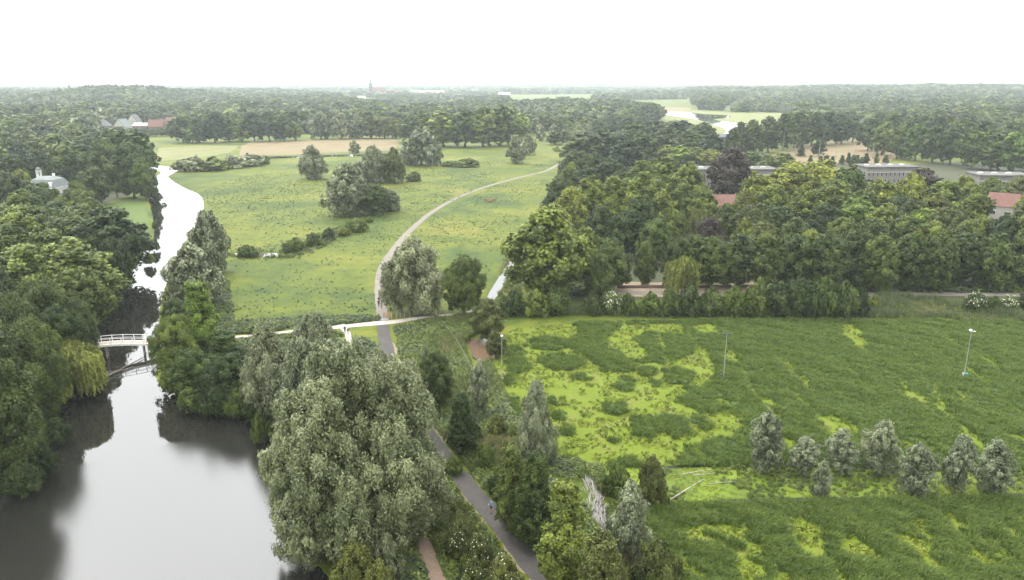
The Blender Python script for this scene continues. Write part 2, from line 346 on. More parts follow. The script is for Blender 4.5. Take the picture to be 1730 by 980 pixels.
M_hay = fieldmat('pale_hayfield', (0.096, 0.102, 0.030), (0.120, 0.123, 0.042), (0.138, 0.132, 0.054))
M_reedmeadow = fieldmat('yellow_floodplain', (0.093, 0.105, 0.031), (0.118, 0.127, 0.037), (0.133, 0.133, 0.053))
M_rough = fieldmat('rough_herb_ground', (0.040, 0.061, 0.016), (0.061, 0.076, 0.020), (0.090, 0.090, 0.032), 0.12, 0.9)
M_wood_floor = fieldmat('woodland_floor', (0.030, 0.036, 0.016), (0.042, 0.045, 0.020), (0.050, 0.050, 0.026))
M_sand = fieldmat('pale_sand', (0.189, 0.143, 0.098), (0.224, 0.171, 0.119), (0.252, 0.196, 0.140), 0.2, 1.0)
sheet('lawn', [(-167.9,307.9),(-172.4,330.4),(-171.0,344.8),(-157.3,323.7),(-135.8,280.4),(-122.7,251.0),(-115.7,230.4),(-123.6,234.8),(-143.8,265.0)], M_lawn)
sheet('wheat_field', [(-191.2,537.0),(-219.4,623.7),(-223.7,661.2),(-161.4,688.7),(-105.3,695.9),(-90.7,623.7),(-91.6,579.7),(-131.8,559.9),(-161.0,541.4)], M_wheat)
sheet('hay_field', [(-233.4,500.0),(-276.4,600.9),(-256.9,623.7),(-220.9,623.7),(-206.1,559.9),(-213.4,515.8)], M_hay)
sheet('wheat_field', [(181.9,541.4),(233.8,623.7),(304.3,688.7),(303.7,641.9),(273.9,541.4),(238.6,485.1),(182.2,485.1)], M_wheat)
sheet('floodplain', [(259.3,1550.8),(329.5,1420.4),(369.0,1310.1),(478.7,1310.1),(313.2,880.3),(184.5,648.2),(172.0,648.2),(198.1,942.4),(178.3,1061.9)], M_reedmeadow, 0.02)
sheet('wheat_field', [(305.8,1751.4),(398.9,1751.4),(320.7,1391.1),(264.7,1420.4)], M_wheat)
sheet('hay_field', [(-45.1,2979.3),(297.9,2915.6),(218.8,2137.5),(-33.5,2206.9)], M_hay)
sheet('hay_field', [(205.9,2011.0),(463.6,2072.3),(413.4,1846.8),(179.5,1751.4)], M_hay)
sheet('hay_field', [(401.3,1625.3),(574.1,1625.3),(502.7,1391.1),(361.9,1420.4)], M_hay)
sheet('hay_field', [(-218.3,1797.8),(-133.1,1846.8),(-117.3,1625.3),(-193.0,1587.2)], M_hay)
sheet('hay_field', [(-305.6,2444.8),(-49.9,2633.9),(-43.2,2280.9),(-259.3,2072.3)], M_hay)
sheet('hay_field', [(475.3,3810.7),(590.6,3810.7),(483.2,3115.3),(388.9,3115.3)], M_hay)
sheet('hay_field', [(302.9,710.9),(361.1,805.8),(340.5,751.1),(307.4,688.7)], M_hay)
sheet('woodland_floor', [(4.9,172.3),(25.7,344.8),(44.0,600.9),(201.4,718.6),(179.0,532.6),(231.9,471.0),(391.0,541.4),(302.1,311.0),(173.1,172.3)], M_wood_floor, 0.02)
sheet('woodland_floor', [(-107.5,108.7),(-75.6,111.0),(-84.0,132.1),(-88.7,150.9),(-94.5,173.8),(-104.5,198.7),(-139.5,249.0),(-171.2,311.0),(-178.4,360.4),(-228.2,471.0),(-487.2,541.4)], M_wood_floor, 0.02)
sheet('sand_yard', [(23.6,175.9),(26.8,189.9),(40.4,188.7),(50.5,186.4),(60.2,188.7),(68.4,194.9),(70.2,188.7),(66.1,174.9)], M_sand, 0.04)
sheet('rough_ground', [(-24.7,152.5),(-9.8,159.7),(-8.5,147.5),(-9.9,140.3),(-6.2,123.4),(-2.77,108.7),(3.9,90.2),(8.5,80.3),(11.0,70.0),(12.2,65.2),(5.4,65.2),(-5.1,90.2),(-11.1,102.5),(-19.1,123.4)], M_rough, 0.025)
sheet('rough_ground', [(-18.1,65.2),(-15.7,79.0),(-11.4,90.2),(-8.1,88.7),(0.92,67.5),(1.49,65.2)], M_rough, 0.02)

# ------------------------------------------------------------------ paths
def path(name, pts, width, mat, z=0.05, rag=0.16):
    line = smooth_line(pts, 10); V = []; Fq = []
    for i, (x, y) in enumerate(line):
        a = line[max(i - 1, 0)]; c = line[min(i + 1, len(line) - 1)]; dx, dy = c[0] - a[0], c[1] - a[1]; L = math.hypot(dx, dy) or 1
        w = width if not hasattr(width, '__len__') else np.interp(i / (len(line) - 1), np.linspace(0, 1, len(width)), width)
        for sgn in (-1, 1):
            e = w / 2 + (float(noise2(x * 1.3, y * 1.3, 5 + sgn)) - .5) * 2 * rag
            V.append((x - dy / L * e * sgn, y + dx / L * e * sgn, z))
        if i: k = 2 * i; Fq.append((k - 2, k - 1, k + 1, k))
    return tag(link(name, npmesh(name, V, Fq, mat)), kind='structure')
def roadmat(name, lo, hi, sc=0.8):
    m, t, b = newmat(name); n = tnoise(t, sc * .45, 6, rough=0.78); n2 = tnoise(t, 7, 4)
    c = ramp(t, n, [(0.3, lo), (0.7, hi)]); c = mixc(t, 1.0, c, ramp(t, n2, [(0.3, (0.74, 0.74, 0.74)), (0.7, (1.16, 1.16, 1.16))]), 'MULTIPLY')
    t.links.new(c, b.inputs['Base Color']); return m
M_asph = roadmat('worn_asphalt', (0.046, 0.041, 0.038), (0.066, 0.059, 0.054))
M_grav = roadmat('pinkish_gravel_asphalt', (0.135, 0.118, 0.100), (0.165, 0.145, 0.122))
M_shell = roadmat('pale_shell_path', (0.272, 0.240, 0.204), (0.352, 0.320, 0.276))
M_dirt = roadmat('trodden_dirt', (0.15, 0.105, 0.075), (0.20, 0.145, 0.105))
M_verge = roadmat('dry_verge', (0.16, 0.135, 0.075), (0.20, 0.17, 0.10))
AS = [(7.8,57.8),(3.3,68.0),(-0.34,76.0),(-4.9,85.4),(-10.3,96.9),(-14.6,107.7),(-19.9,123.4),(-25.0,142.0),(-27.6,154.2)]
path('asphalt_path', AS, 2.55, M_asph, 0.06)
path('verge_strip', AS[1:8], 2.75, M_verge, 0.045, 0.6)
path('gravel_path', [(-28.0,156.2),(-30.0,166.5),(-33.0,181.8),(-36.0,203.4),(-36.5,226.1),(-35.6,256.2),(-32.0,296.3),(-23.9,339.3),(-10.4,379.6),(8.2,419.2),(20.7,445.2),(33.7,500.0)], [2.5, 2.4, 2.3, 2.2, 2.3, 2.5], M_grav, 0.06)
path('shell_path', [(-56.1,145.6),(-48.2,148.2),(-41.6,150.9),(-35.7,152.5),(-29.8,154.6),(-25.5,155.8),(-18.9,159.2),(-10.0,162.8),(-5.1,169.8)], [1.6, 1.6, 1.8, 2.3, 3.0, 2.8, 1.6, 1.2, 1.5], M_shell, 0.066)
path('shell_path', [(-36.7,153.7),(-35.0,150.9),(-33.6,147.1),(-32.0,141.3),(-30.4,135.3)], [2.0, 1.6, 1.2, 1.1, 1.0], M_shell, 0.072, 0.12)
path('dirt_path', [(-6.2,64.3),(-8.1,69.0),(-9.7,73.7),(-11.6,78.4),(-12.9,81.6),(-14.3,84.9),(-16.8,90.2)], 1.5, M_dirt, 0.05, 0.12)
path('park_road', [(19.5,178.0),(28.3,179.1),(62.8,178.0),(91.7,178.0),(134.3,176.9)], 3.2, M_grav, 0.06)
path('hedge_footpath', [(-0.41,166.9),(12.9,166.0),(29.1,166.0),(51.9,165.1),(74.6,164.6),(82.2,163.7)], 0.7, M_shell, 0.06)

# ------------------------------------------------------------------ wetland cells
FIELD1 = [(-1.58,147.1),(0.62,150.9),(17.2,155.4),(56.0,157.1),(131.9,155.4),(85.8,90.2),(67.8,90.2),(50.3,91.5),(33.1,92.2),(11.5,91.5),(6.0,93.1),(2.17,101.6),(-0.66,111.0),(-2.38,123.4),(-4.3,131.5),(-1.91,135.3)]
FIELD2 = [(14.9,80.6),(19.1,82.1),(31.7,82.9),(63.6,83.9),(80.9,84.3),(61.6,60.9),(16.6,60.9),(16.5,66.1),(14.6,72.6),(13.4,77.8)]
M_duck = fieldmat('duckweed_mat', (0.069, 0.097, 0.003), (0.084, 0.114, 0.004), (0.098, 0.104, 0.022), 0.25, 1.6)
M_bank = fieldmat('bank_grass', (0.050, 0.072, 0.010), (0.085, 0.125, 0.010), (0.115, 0.150, 0.012), 0.16, 1.2)
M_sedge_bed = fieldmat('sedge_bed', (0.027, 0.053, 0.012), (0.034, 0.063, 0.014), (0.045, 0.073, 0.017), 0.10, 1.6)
sheet('duckweed_marsh', FIELD1, M_duck, 0.035, 0.5)
sheet('duckweed_marsh', FIELD2, M_duck, 0.035, 0.5)
sheet('marsh_bank', [(11.5,91.5),(33.1,92.2),(50.3,91.5),(85.8,90.2),(80.9,84.3),(63.6,83.9),(31.7,82.9),(19.1,82.1),(13.9,80.6),(11.7,85.0)], M_bank, 0.045, 0.4)
M_mud_shade = roadmat('wet_mud_and_shade', (0.014, 0.015, 0.010), (0.026, 0.026, 0.016))  # dark mud of the ditch below the bank, reused for a painted shade band
path('mud_and_shade_strip', [(16.2,81.6),(21.4,82.5),(31.8,83.2),(46.6,83.6),(63.8,84.2),(81.1,84.6)], [.8, 1.5, 1.7, 1.4, 1.6, 1.6], M_mud_shade, 0.06, 0.2)
path('mud_and_shade_strip', [(18.7,91.8),(33.2,92.5),(50.4,91.7),(68.0,90.6),(85.8,90.2)], [.6, 1.2, 1.4, 1.2, 1.4], M_mud_shade, 0.06, 0.25)  # band of shade painted dark along the upper cell's lower edge
BRIGHT = [
 [(-2.42,147.1),(5.8,152.9),(13.9,151.3),(13.9,146.3),(11.6,139.9),(12.9,134.9),(15.6,129.4),(15.6,126.5),(18.1,125.0),(22.5,127.0),(22.1,130.0),(28.2,130.3),(29.7,130.9),(34.2,137.2),(35.8,136.6),(32.8,122.8),(27.7,120.2),(26.0,117.6),(25.1,114.4),(27.1,111.0),(30.3,110.3),(33.8,110.3),(32.0,107.0),(29.6,103.7),(25.6,102.3),(23.5,99.8),(21.5,97.1),(20.2,95.7),(15.3,98.4),(11.4,96.2),(8.7,98.9),(6.9,102.7),(6.3,108.1),(5.7,113.7),(3.5,117.1),(-0.30,117.1),(-2.07,123.4),(-1.40,129.1)],
 [(19.0,142.7),(22.3,151.3),(25.0,152.9),(35.6,153.3),(33.6,148.2),(29.3,150.2),(23.9,148.2),(24.8,141.6),(26.9,138.2),(23.0,134.0),(20.9,139.2)],
 [(69.8,153.7),(72.7,154.2),(69.7,144.9),(68.6,137.9),(67.4,139.2),(68.4,146.3)],
 [(76.3,147.5),(76.1,142.3),(75.7,141.6),(75.5,146.7)], [(81.9,148.6),(82.2,140.6),(81.7,139.6),(81.2,147.1)], [(87.7,145.6),(88.2,141.3),(86.6,140.6)],
 [(89.3,135.9),(89.8,131.2),(88.6,130.6)], [(82.5,131.5),(83.1,126.7),(81.8,120.7),(81.0,120.7),(81.4,125.6)],
 [(49.5,140.9),(50.6,130.6),(50.1,119.4),(49.4,119.4),(49.7,129.7)], [(59.5,137.5),(59.6,131.5),(59.0,124.2),(58.6,124.5),(59.0,131.2)],
 [(45.3,106.2),(50.9,108.1),(50.2,105.6),(48.0,101.6),(47.0,102.5),(47.4,104.9)], [(66.9,107.0),(67.5,104.1),(67.6,99.1),(65.2,98.0),(65.6,101.6)],
 [(65.6,123.4),(66.1,118.1),(68.1,115.2),(67.5,114.4),(65.4,117.1)], [(70.7,121.2),(69.0,111.0),(68.3,107.7),(67.7,107.9),(68.2,112.8)],
 [(71.4,126.7),(73.7,119.4),(74.1,113.3),(73.6,113.0),(72.9,118.6)],
 # lower cell
 [(17.9,75.9),(21.6,77.4),(26.5,78.7),(28.4,77.4),(26.2,76.6),(26.1,74.8),(26.9,72.6),(25.5,70.0),(24.3,68.5),(23.0,67.5),(23.6,71.0),(23.9,74.3),(21.1,75.2)],
 [(32.6,79.0),(34.5,78.7),(36.4,77.4),(35.0,75.7),(34.2,73.0),(33.0,72.1),(32.3,74.3),(32.3,76.6)],
 [(43.7,75.4),(45.6,76.0),(46.4,74.3),(45.9,72.1),(46.7,70.5),(45.2,70.2),(44.2,72.6)],
 [(50.7,75.4),(52.1,74.8),(51.7,72.6),(52.4,70.5),(50.7,70.3),(50.1,72.6)], [(59.5,76.6),(65.3,79.0),(62.5,73.2),(57.2,71.0)],
]
BR_E = [(40.8,151.7,2.24,2.39), (41.0,134.6,1.56,2.56), (33.5,114.4,1.26,1.19), (40.4,117.6,0.99,1.00), (40.8,114.0,1.25,1.66), (46.5,127.3,0.74,0.87), (74.7,130.0,1.41,0.90), (51.5,104.5,0.98,1.22), (39.8,99.7,1.03,1.31), (73.2,101.0,1.21,1.15), (55.5,98.7,1.36,0.92), (41.7,107.7,0.91,0.64), (41.0,112.8,0.57,1.63),
 (38.2,73.9,1.72,1.90), (47.5,77.5,1.10,1.70), (51.4,79.0,1.12,1.13), (54.1,74.8,0.93,1.25), (56.7,77.2,1.03,1.68), (53.3,72.1,0.84,0.54), (33.8,70.0,1.01,1.43), (28.8,68.5,1.86,0.98), (18.2,70.8,0.64,0.73), (19.2,69.8,0.76,0.81), (51.7,77.2,0.82,0.72)]
ISLE = [(6.9,142.3,4.5,3.9), (8.7,132.4,4.1,4.3), (11.5,124.5,1.25,2.22), (1.08,130.3,2.06,4.5), (0.34,137.9,1.60,3.3), (24.1,127.0,1.59,2.59), (19.5,121.8,1.74,3.5), (24.4,122.0,1.02,2.14), (29.2,125.0,2.51,3.9), (16.1,111.4,2.17,2.50), (7.2,114.7,1.45,1.92), (19.5,105.4,2.06,3.9), (24.2,105.4,2.78,3.7), (28.4,107.4,1.37,1.92), (28.6,104.5,1.25,1.02), (11.4,108.5,0.46,0.87), (14.3,100.2,0.69,0.94), (-0.52,123.1,1.03,2.18), (7.7,103.5,1.33,1.60), (7.3,108.5,1.20,1.74), (24.8,74.1,1.06,1.12), (35.6,75.4,0.54,0.69), (23.1,76.6,0.95,0.47)]
def sedge_mask(x, y):
    return ~sedge_rows(x, y) & ((sedge_raw(x, y, False) & sedge_raw(x, y + y * .016, False)) | (sedge_raw(x, y + y * .008, True) & sedge_isle(x, y + y * .008)))
_la, _lb = (69.8,153.7), (67.4,120.7); _ld = math.hypot(_lb[0] - _la[0], _lb[1] - _la[1]); ROWN = ((_lb[1] - _la[1]) / _ld, -(_lb[0] - _la[0]) / _ld)
def sedge_rows(x, y):          # narrow open lanes between the planted rows
    q = (x - _la[0]) * ROWN[0] + (y - _la[1]) * ROWN[1] + (noise2(x * .12, y * .12, 17) - .5) * 1.6
    i = np.floor(q / 6.5); f = q - i * 6.5
    return (f < .35 + .55 * noise2(x * .5, y * .5, 18)) & (noise2(x * .09 + i * 7.3, y * .09, 19) > .46) & (y > 92)
def sedge_isle(x, y):
    k = np.zeros(x.shape, bool); wx = x + (noise2(x * .9, y * .9, 15) - .5) * 1.6; wy = y + (noise2(x * .9, y * .9, 16) - .5) * 1.6
    for (cx, cyy, rx, ry) in ISLE: k |= ((wx - cx) / rx) ** 2 + ((wy - cyy) / ry) ** 2 < 1
    return k
def sedge_raw(x, y, isl):
    wx = x + (noise2(x * .5, y * .5, 11) - .5) * 2.2 + (noise2(x * 1.7, y * 1.7, 12) - .5) * 1.7
    wy = y + (noise2(x * .5, y * .5, 13) - .5) * 2.2 + (noise2(x * 1.7, y * 1.7, 14) - .5) * 1.7
    f = inpoly(x, y, FIELD1) | inpoly(x, y, FIELD2) | inpoly(x, y - y * .016, FIELD1) | inpoly(x, y - y * .016, FIELD2); br = np.zeros(x.shape, bool)
    for p in BRIGHT:
        c = np.mean(p, 0); br |= inpoly(c[0] + (wx - c[0]) / 1.12, c[1] + (wy - c[1]) / 1.12, p)
    for (cx, cyy, rx, ry) in BR_E: br |= ((wx - cx) / rx) ** 2 + ((wy - cyy) / ry) ** 2 < 1
    if isl: br &= ~sedge_isle(x, y)
    return f & ~br
# raised sedge bed (a low continuous mass, deeper in the middle of each stand)
def grid_mask(lo, hi, step):
    a = np.arange(lo[0], hi[0], step); c = np.arange(lo[1], hi[1], step); return np.meshgrid(a, c)
SGX, SGY = grid_mask((-2, 62), (165, 158), 0.6)
mk = (sedge_mask(SGX.ravel(), SGY.ravel()) & (inpoly(SGX.ravel(), SGY.ravel(), FIELD1) | inpoly(SGX.ravel(), SGY.ravel(), FIELD2))).reshape(SGX.shape).astype(float)
sm = mk.copy()
for _ in range(2):
    q = np.pad(sm, 1, mode='edge'); sm = (q[:-2, 1:-1] + q[2:, 1:-1] + q[1:-1, :-2] + q[1:-1, 2:] + q[1:-1, 1:-1] * 2) / 6
LNX = SGX * .62 + SGY * .78; LNY = SGX * .78 - SGY * .62      # wind-combed ridges run obliquely across the cells
hz = sm * (0.26 + 0.20 * (noise2(LNX * .42, LNY * .16, 21) - .5) + 0.24 * (noise2(SGX * .6, SGY * .8, 23) - .5) + 0.22 * (noise2(SGX * 1.5, SGY * 1.9, 22) - .5))
Z = np.where(mk > 0, 0.06 + hz, 0.0)
iy, ix = np.nonzero((mk[:-1, :-1] > 0) & (mk[1:, :-1] > 0) & (mk[:-1, 1:] > 0) & (mk[1:, 1:] > 0))
wd = SGX.shape[1]; i0 = iy * wd + ix
used = np.unique(np.r_[i0, i0 + 1, i0 + wd, i0 + wd + 1]); rm = np.full(SGX.size, -1); rm[used] = np.arange(len(used))
V = np.c_[SGX.ravel(), SGY.ravel(), Z.ravel()][used]
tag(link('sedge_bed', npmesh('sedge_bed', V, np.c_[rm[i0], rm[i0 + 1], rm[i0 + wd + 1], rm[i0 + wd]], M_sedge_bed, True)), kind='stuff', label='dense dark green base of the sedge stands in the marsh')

# ------------------------------------------------------------------ plant meshes
def unit(a): return a / (np.linalg.norm(a, axis=-1, keepdims=True) + 1e-9)
def leaf_mesh(name, P, Nn, T, size, tone, aspect=1.5):
    T = unit(T - Nn * (T * Nn).sum(-1, keepdims=True)); B = np.cross(Nn, T); s = np.asarray(size)[:, None]
    a, b = T * s * 0.5 * aspect ** .5, B * s * 0.5 / aspect ** .5
    fold = Nn * s * 0.10
    V = np.stack([P - a, P - b + fold, P + a, P + b + fold], 1).reshape(-1, 3)
    return npmesh(name, V, np.arange(len(V)).reshape(-1, 4), None, False, {'tone': ('FACE', tone)})
PROF = {
 'round': lambda t: np.sqrt(np.clip(1 - (2 * t - 0.86) ** 2 / 1.3, 0.02, 1)),
 'dome':  lambda t: np.clip(1 - np.clip(t - 0.28, 0, 1) ** 2.2 * 1.75, 0.05, 1) * np.clip(0.72 + t * 1.2, 0, 1),
 'cone':  lambda t: np.clip((1 - t) ** 0.75 * 1.08 + 0.05, 0.03, 1) * np.clip(0.55 + t * 3, 0, 1),
 'egg':   lambda t: np.clip(np.sin(np.clip(t * 0.86 + 0.14, 0, 1) * math.pi) ** 0.7, 0.06, 1),
 'shrub': lambda t: np.clip(np.cos(t * math.pi / 2) ** 0.55, 0.1, 1),
}
def crown(seed, H, Rr, base, prof, n1, l1, n2, leaf, style='leafy', cover=2.6, elong=1.0, aspect=1.5):
    g = np.random.default_rng(seed); pf = PROF[prof]; z0 = base * H
    t = (np.arange(n1) + g.uniform(0, 1, n1)) / n1
    w = np.interp(t, np.linspace(0, 1, 50), np.cumsum(1 / (pf(np.linspace(0, 1, 50)) + .25)) / np.sum(1 / (pf(np.linspace(0, 1, 50)) + .25)))
    t = np.interp(t, np.linspace(0, 1, 50) ** 1.0, np.cumsum(pf(np.linspace(0, 1, 50)) + .15) / np.sum(pf(np.linspace(0, 1, 50)) + .15)) * 0.55 + t * 0.45
    t = np.clip(t, 0, 1); lr = l1 * Rr * g.uniform(.7, 1.25, n1) * (0.75 + 0.35 * pf(t))
    env = Rr * pf(t) * g.uniform(.86, 1.1, n1); rr = np.clip(env - lr * .8, 0, None) * np.sqrt(g.uniform(.30, 1, n1)); an = np.arange(n1) * 2.39996 + g.uniform(-.5, .5, n1)
    C1 = np.c_[rr * np.cos(an), rr * np.sin(an), z0 + lr * 0.6 + t * (H - z0 - lr * 1.5)]
    # second level clumps
    n2 = int(n2 * 1.5); K = n1 * n2; L = np.repeat(np.arange(n1), n2); d = unit(g.normal(size=(K, 3)) + np.array([0, 0, .25]))
    C2 = C1[L] + d * lr[L][:, None] * np.array([1, 1, elong]) * g.uniform(.66, 1.06, (K, 1)); r2 = lr[L] * g.uniform(.22, .46, K)
    D = np.linalg.norm(C2[:, None, :] - C1[None], axis=-1) / lr[None]; D[np.arange(K), L] = 9
    k = D.min(1) > .55; C2, r2, L, d = C2[k], r2[k], L[k], d[k]
    area = 4 * math.pi * (r2 ** 2) * 0.62; la = 0.5 * leaf * leaf
    n = np.maximum(6, (cover * area / la * 0.62)).astype(int); I = np.repeat(np.arange(len(C2)), n); m = len(I)
    e = unit(g.normal(size=(m, 3)) + d[I] * 0.7 + np.array([0, 0, .25]))
    el = np.array([1, 1, elong * 1.15 if elong > 1 else 1])
    P = C2[I] + e * el * (r2[I] * g.uniform(.25, 1.25, m) ** .55)[:, None]
    st = g.uniform(size=m) < .14; P[st] += (e * (r2[I] * g.uniform(.1, .75, m))[:, None])[st]      # stray sprays break the outline
    Q = np.ones(m, bool)
    for j in range(n1): Q &= ~((np.linalg.norm(P - C1[j], axis=1) < .62 * lr[j]) & (L[I] != j))
    Q &= P[:, 2] > 0.02 * H
    P, I, e = P[Q], I[Q], e[Q]; m = len(P)
    ax = P - np.array([0, 0, z0 + (H - z0) * .4]); ax = unit(ax)
    Nn = unit(e * .55 + unit(P - C1[L[I]]) * .35 + ax * .25 + np.array([0, 0, .18]) + g.normal(size=(m, 3)) * .5)
    if style == 'leafy': T = g.normal(size=(m, 3))
    elif style == 'plume': T = np.array([0, 0, 1.0]) + e * .6 + g.normal(size=(m, 3)) * .35
    else: T = np.array([0, 0, -1.0]) + e * .3 + g.normal(size=(m, 3)) * .2
    tn = 0.5 + (g.uniform(size=n1)[L][I] - .5) * .4 + (g.uniform(size=len(C2))[I] - .5) * .6 + (g.uniform(size=m) - .5) * .6
    sz = leaf * g.uniform(.65, 1.4, m)
    # sparse inner leaves so that the heart of the crown is not hollow
    mi = m // 7; J = g.integers(0, n1, mi); Pi = C1[J] + unit(g.normal(size=(mi, 3))) * (lr[J] * g.uniform(0, .62, mi))[:, None]
    Pi[:, 2] = np.maximum(Pi[:, 2], .05 * H)
    P = np.r_[P, Pi]; Nn = np.r_[Nn, unit(g.normal(size=(mi, 3)))]; T = np.r_[T, g.normal(size=(mi, 3))]; tn = np.r_[tn, g.uniform(.2, .7, mi)]; sz = np.r_[sz, leaf * g.uniform(1.4, 2.2, mi)]
    return (P, Nn, T, sz, np.clip(tn, 0, 1), aspect), C1, lr
def weeping(seed, H, Rr, leaf):
    g = np.random.default_rng(seed); Pn, Nn, T, S, Tn = [], [], [], [], []
    heads = [(g.uniform(0, 1) ** .5 * Rr * .75, g.uniform(0, 6.28)) for _ in range(26)]
    for r, a in heads:
        cx, cyy = r * math.cos(a), r * math.sin(a); top = H * (1 - .42 * (r / Rr) ** 2) * g.uniform(.86, 1.0); hr = Rr * g.uniform(.2, .32); ht = g.uniform(-.2, .2)
        for _ in range(int(70 * (1 if leaf < .4 else .5))):
            b = g.uniform(0, 6.28); q = hr * g.uniform(.15, 1) ** .5; x, y = cx + q * math.cos(b), cyy + q * math.sin(b)
            z = top - (q / hr) ** 2 * hr * .55; ln = min(z - 0.3, H * g.uniform(.25, .62)); k = max(3, int(ln / (leaf * .75)))
            out = np.array([x, y, 0]) / (math.hypot(x, y) + .01)
            zz = z - np.linspace(0, 1, k) * ln; sp = np.linspace(0, 1, k) * .25
            Pn.append(np.c_[x + out[0] * sp + g.normal(0, .06, k), y + out[1] * sp + g.normal(0, .06, k), zz])
            Nn.append(unit(out * .8 + np.array([0, 0, .45]) + g.normal(size=(k, 3)) * .4)); T.append(np.array([0, 0, -1.0]) + g.normal(size=(k, 3)) * .25)
            S.append(leaf * g.uniform(.8, 1.3, k)); Tn.append(np.clip(.5 + ht + g.uniform(-.25, .25) + g.uniform(-.2, .2, k), 0, 1))
    return (np.concatenate(Pn), np.concatenate(Nn), np.concatenate(T), np.concatenate(S), np.concatenate(Tn), 3.0), None, None
def spruce(seed, H, Rr, leaf):
    g = np.random.default_rng(seed); P, Nn, T, S, Tn = [], [], [], [], []
    z = H * .08
    while z < H * .99:
        f = 1 - z / H; rad = Rr * f ** .85 * g.uniform(.85, 1.1); nb = max(4, int(9 * f + 4)); step = H * .045
        for i in range(nb):
            a = 6.283 * i / nb + g.uniform(-.3, .3); k = max(2, int(rad / leaf * 2.2)); u = np.linspace(.15, 1, k); o = np.array([math.cos(a), math.sin(a), 0]); ht = g.uniform(.2, .8)
            P.append(np.c_[o[0] * u * rad, o[1] * u * rad, z - u * rad * .28] + g.normal(0, leaf * .22, (k, 3))); Nn.append(unit(np.array([0, 0, 1.0]) + o * .6 + g.normal(size=(k, 3)) * .35))
            T.append(o + np.array([0, 0, -.3]) + g.normal(size=(k, 3)) * .3); S.append(leaf * g.uniform(.8, 1.5, k)); Tn.append(np.clip(ht + g.uniform(-.3, .3, k), 0, 1))
        z += step * g.uniform(.8, 1.2)
    return (np.concatenate(P), np.concatenate(Nn), np.concatenate(T), np.concatenate(S), np.concatenate(Tn), 1.6), None, None
def trunk_mesh(seed, H, base, C1, rad, stems=1, limbs=7):
    g = np.random.default_rng(seed + 99); mb = MB()
    for s in range(stems):
        lean = g.uniform(-.06, .06, 2) if stems == 1 else g.uniform(-.2, .2, 2)
        hh = H * (.72 if stems == 1 else .6); pts = [(lean[0] * hh * f + g.normal(0, .012 * H) * (f > 0), lean[1] * hh * f + g.normal(0, .012 * H) * (f > 0), hh * f - .25 * (f == 0)) for f in (0, .06, .25, .5, .75, 1)]
        mb.tube(pts, [rad * 1.35, rad, rad * .85, rad * .62, rad * .4, rad * .12], 7)
    if C1 is not None:
        for j in g.choice(len(C1), min(limbs, len(C1)), replace=False):
            c = C1[j]; z0 = max(base * H * .8, c[2] * .45); mb.tube([(0, 0, z0), (c[0] * .45, c[1] * .45, z0 + (c[2] - z0) * .45), tuple(c)], [rad * .45, rad * .3, rad * .08], 5)
    return mb.mesh('trunk', M_bark, True)
SPEC = {  # height, crown radius, base, profile, lobes, lobe size, clumps, style, elongation, aspect, trunk radius
 'oak':    (15, 6.6, .10, 'round', 30, .36, 9, 'leafy', 1.0, 1.5, .38),
 'lime':   (17, 6.0, .08, 'dome', 34, .34, 9, 'leafy', 1.05, 1.5, .36),
 'willow': (15, 6.8, .05, 'dome', 34, .30, 9, 'plume', 1.35, 2.6, .40),
 'pollard': (7, 2.5, .06, 'egg', 20, .38, 7, 'plume', 1.25, 2.4, .20),
 'alder':  (13, 3.7, .04, 'cone', 34, .38, 7, 'leafy', 0.9, 1.5, .2),
 'shrub':  (3.6, 2.9, .0, 'shrub', 20, .36, 8, 'leafy', 1.0, 1.6, .07),
}
PROTO = {}
def proto(sp, lod, var):
    key = (sp, lod, var)
    if key in PROTO: return PROTO[key]
    seed = hash((len(sp), ord(sp[0]) * 7 + ord(sp[-1]), lod, var)) % 99991
    if sp in SPEC:
        H, Rr, base, prof, n1, l1, n2, style, el, asp, tr = SPEC[sp]
        sc = {'pollard': .62, 'shrub': .62, 'alder': .85}.get(sp, 1.0)
        leaf = (.25, .46, .9, 1.8)[lod] * sc * (1.12 if style == 'plume' else 1)
        if lod >= 2: n1, n2 = int(n1 * .62), 6
        data, C1, lr = crown(seed, H, Rr, base, prof, n1, l1, n2, leaf, style, (2.1, 2.1, 2.3, 2.2)[lod], el, asp)
    elif sp == 'weep': H, Rr, base, tr = 10, 5.6, .2, .35; data, C1, lr = weeping(seed, H, Rr, (.36, .6, .9, 1.4)[lod])
    elif sp == 'spruce': H, Rr, base, tr = 20, 3.4, .05, .22; data, C1, lr = spruce(seed, H, Rr, (.5, .8, 1.3, 2.2)[lod])
    P, Nn, T, S, tn, asp = data
    cm = leaf_mesh('%s_crown' % sp, P, Nn, T, S, tn, asp); cm.materials.append(None)
    tm = trunk_mesh(seed, H, base, C1, tr, 1 if sp not in ('shrub', 'pollard') else 4, 7 if lod < 2 else 3) if lod < 3 else None
    q = np.percentile(np.hypot(P[:, 0], P[:, 1]), 98); PROTO[key] = (cm, tm, float(np.percentile(P[:, 2], 99.7)), float(2 * q)); return PROTO[key]
NVAR = {0: 2, 1: 3, 2: 3}
NAME = {'oak': 'broadleaf_tree', 'lime': 'lime_tree', 'willow': 'willow_tree', 'pollard': 'pollard_willow', 'alder': 'alder_tree', 'shrub': 'shrub', 'weep': 'weeping_willow', 'spruce': 'spruce_tree'}
CAT = {'shrub': 'shrub', 'pollard': 'willow'}
RT = np.random.default_rng(21); COUNT = {}
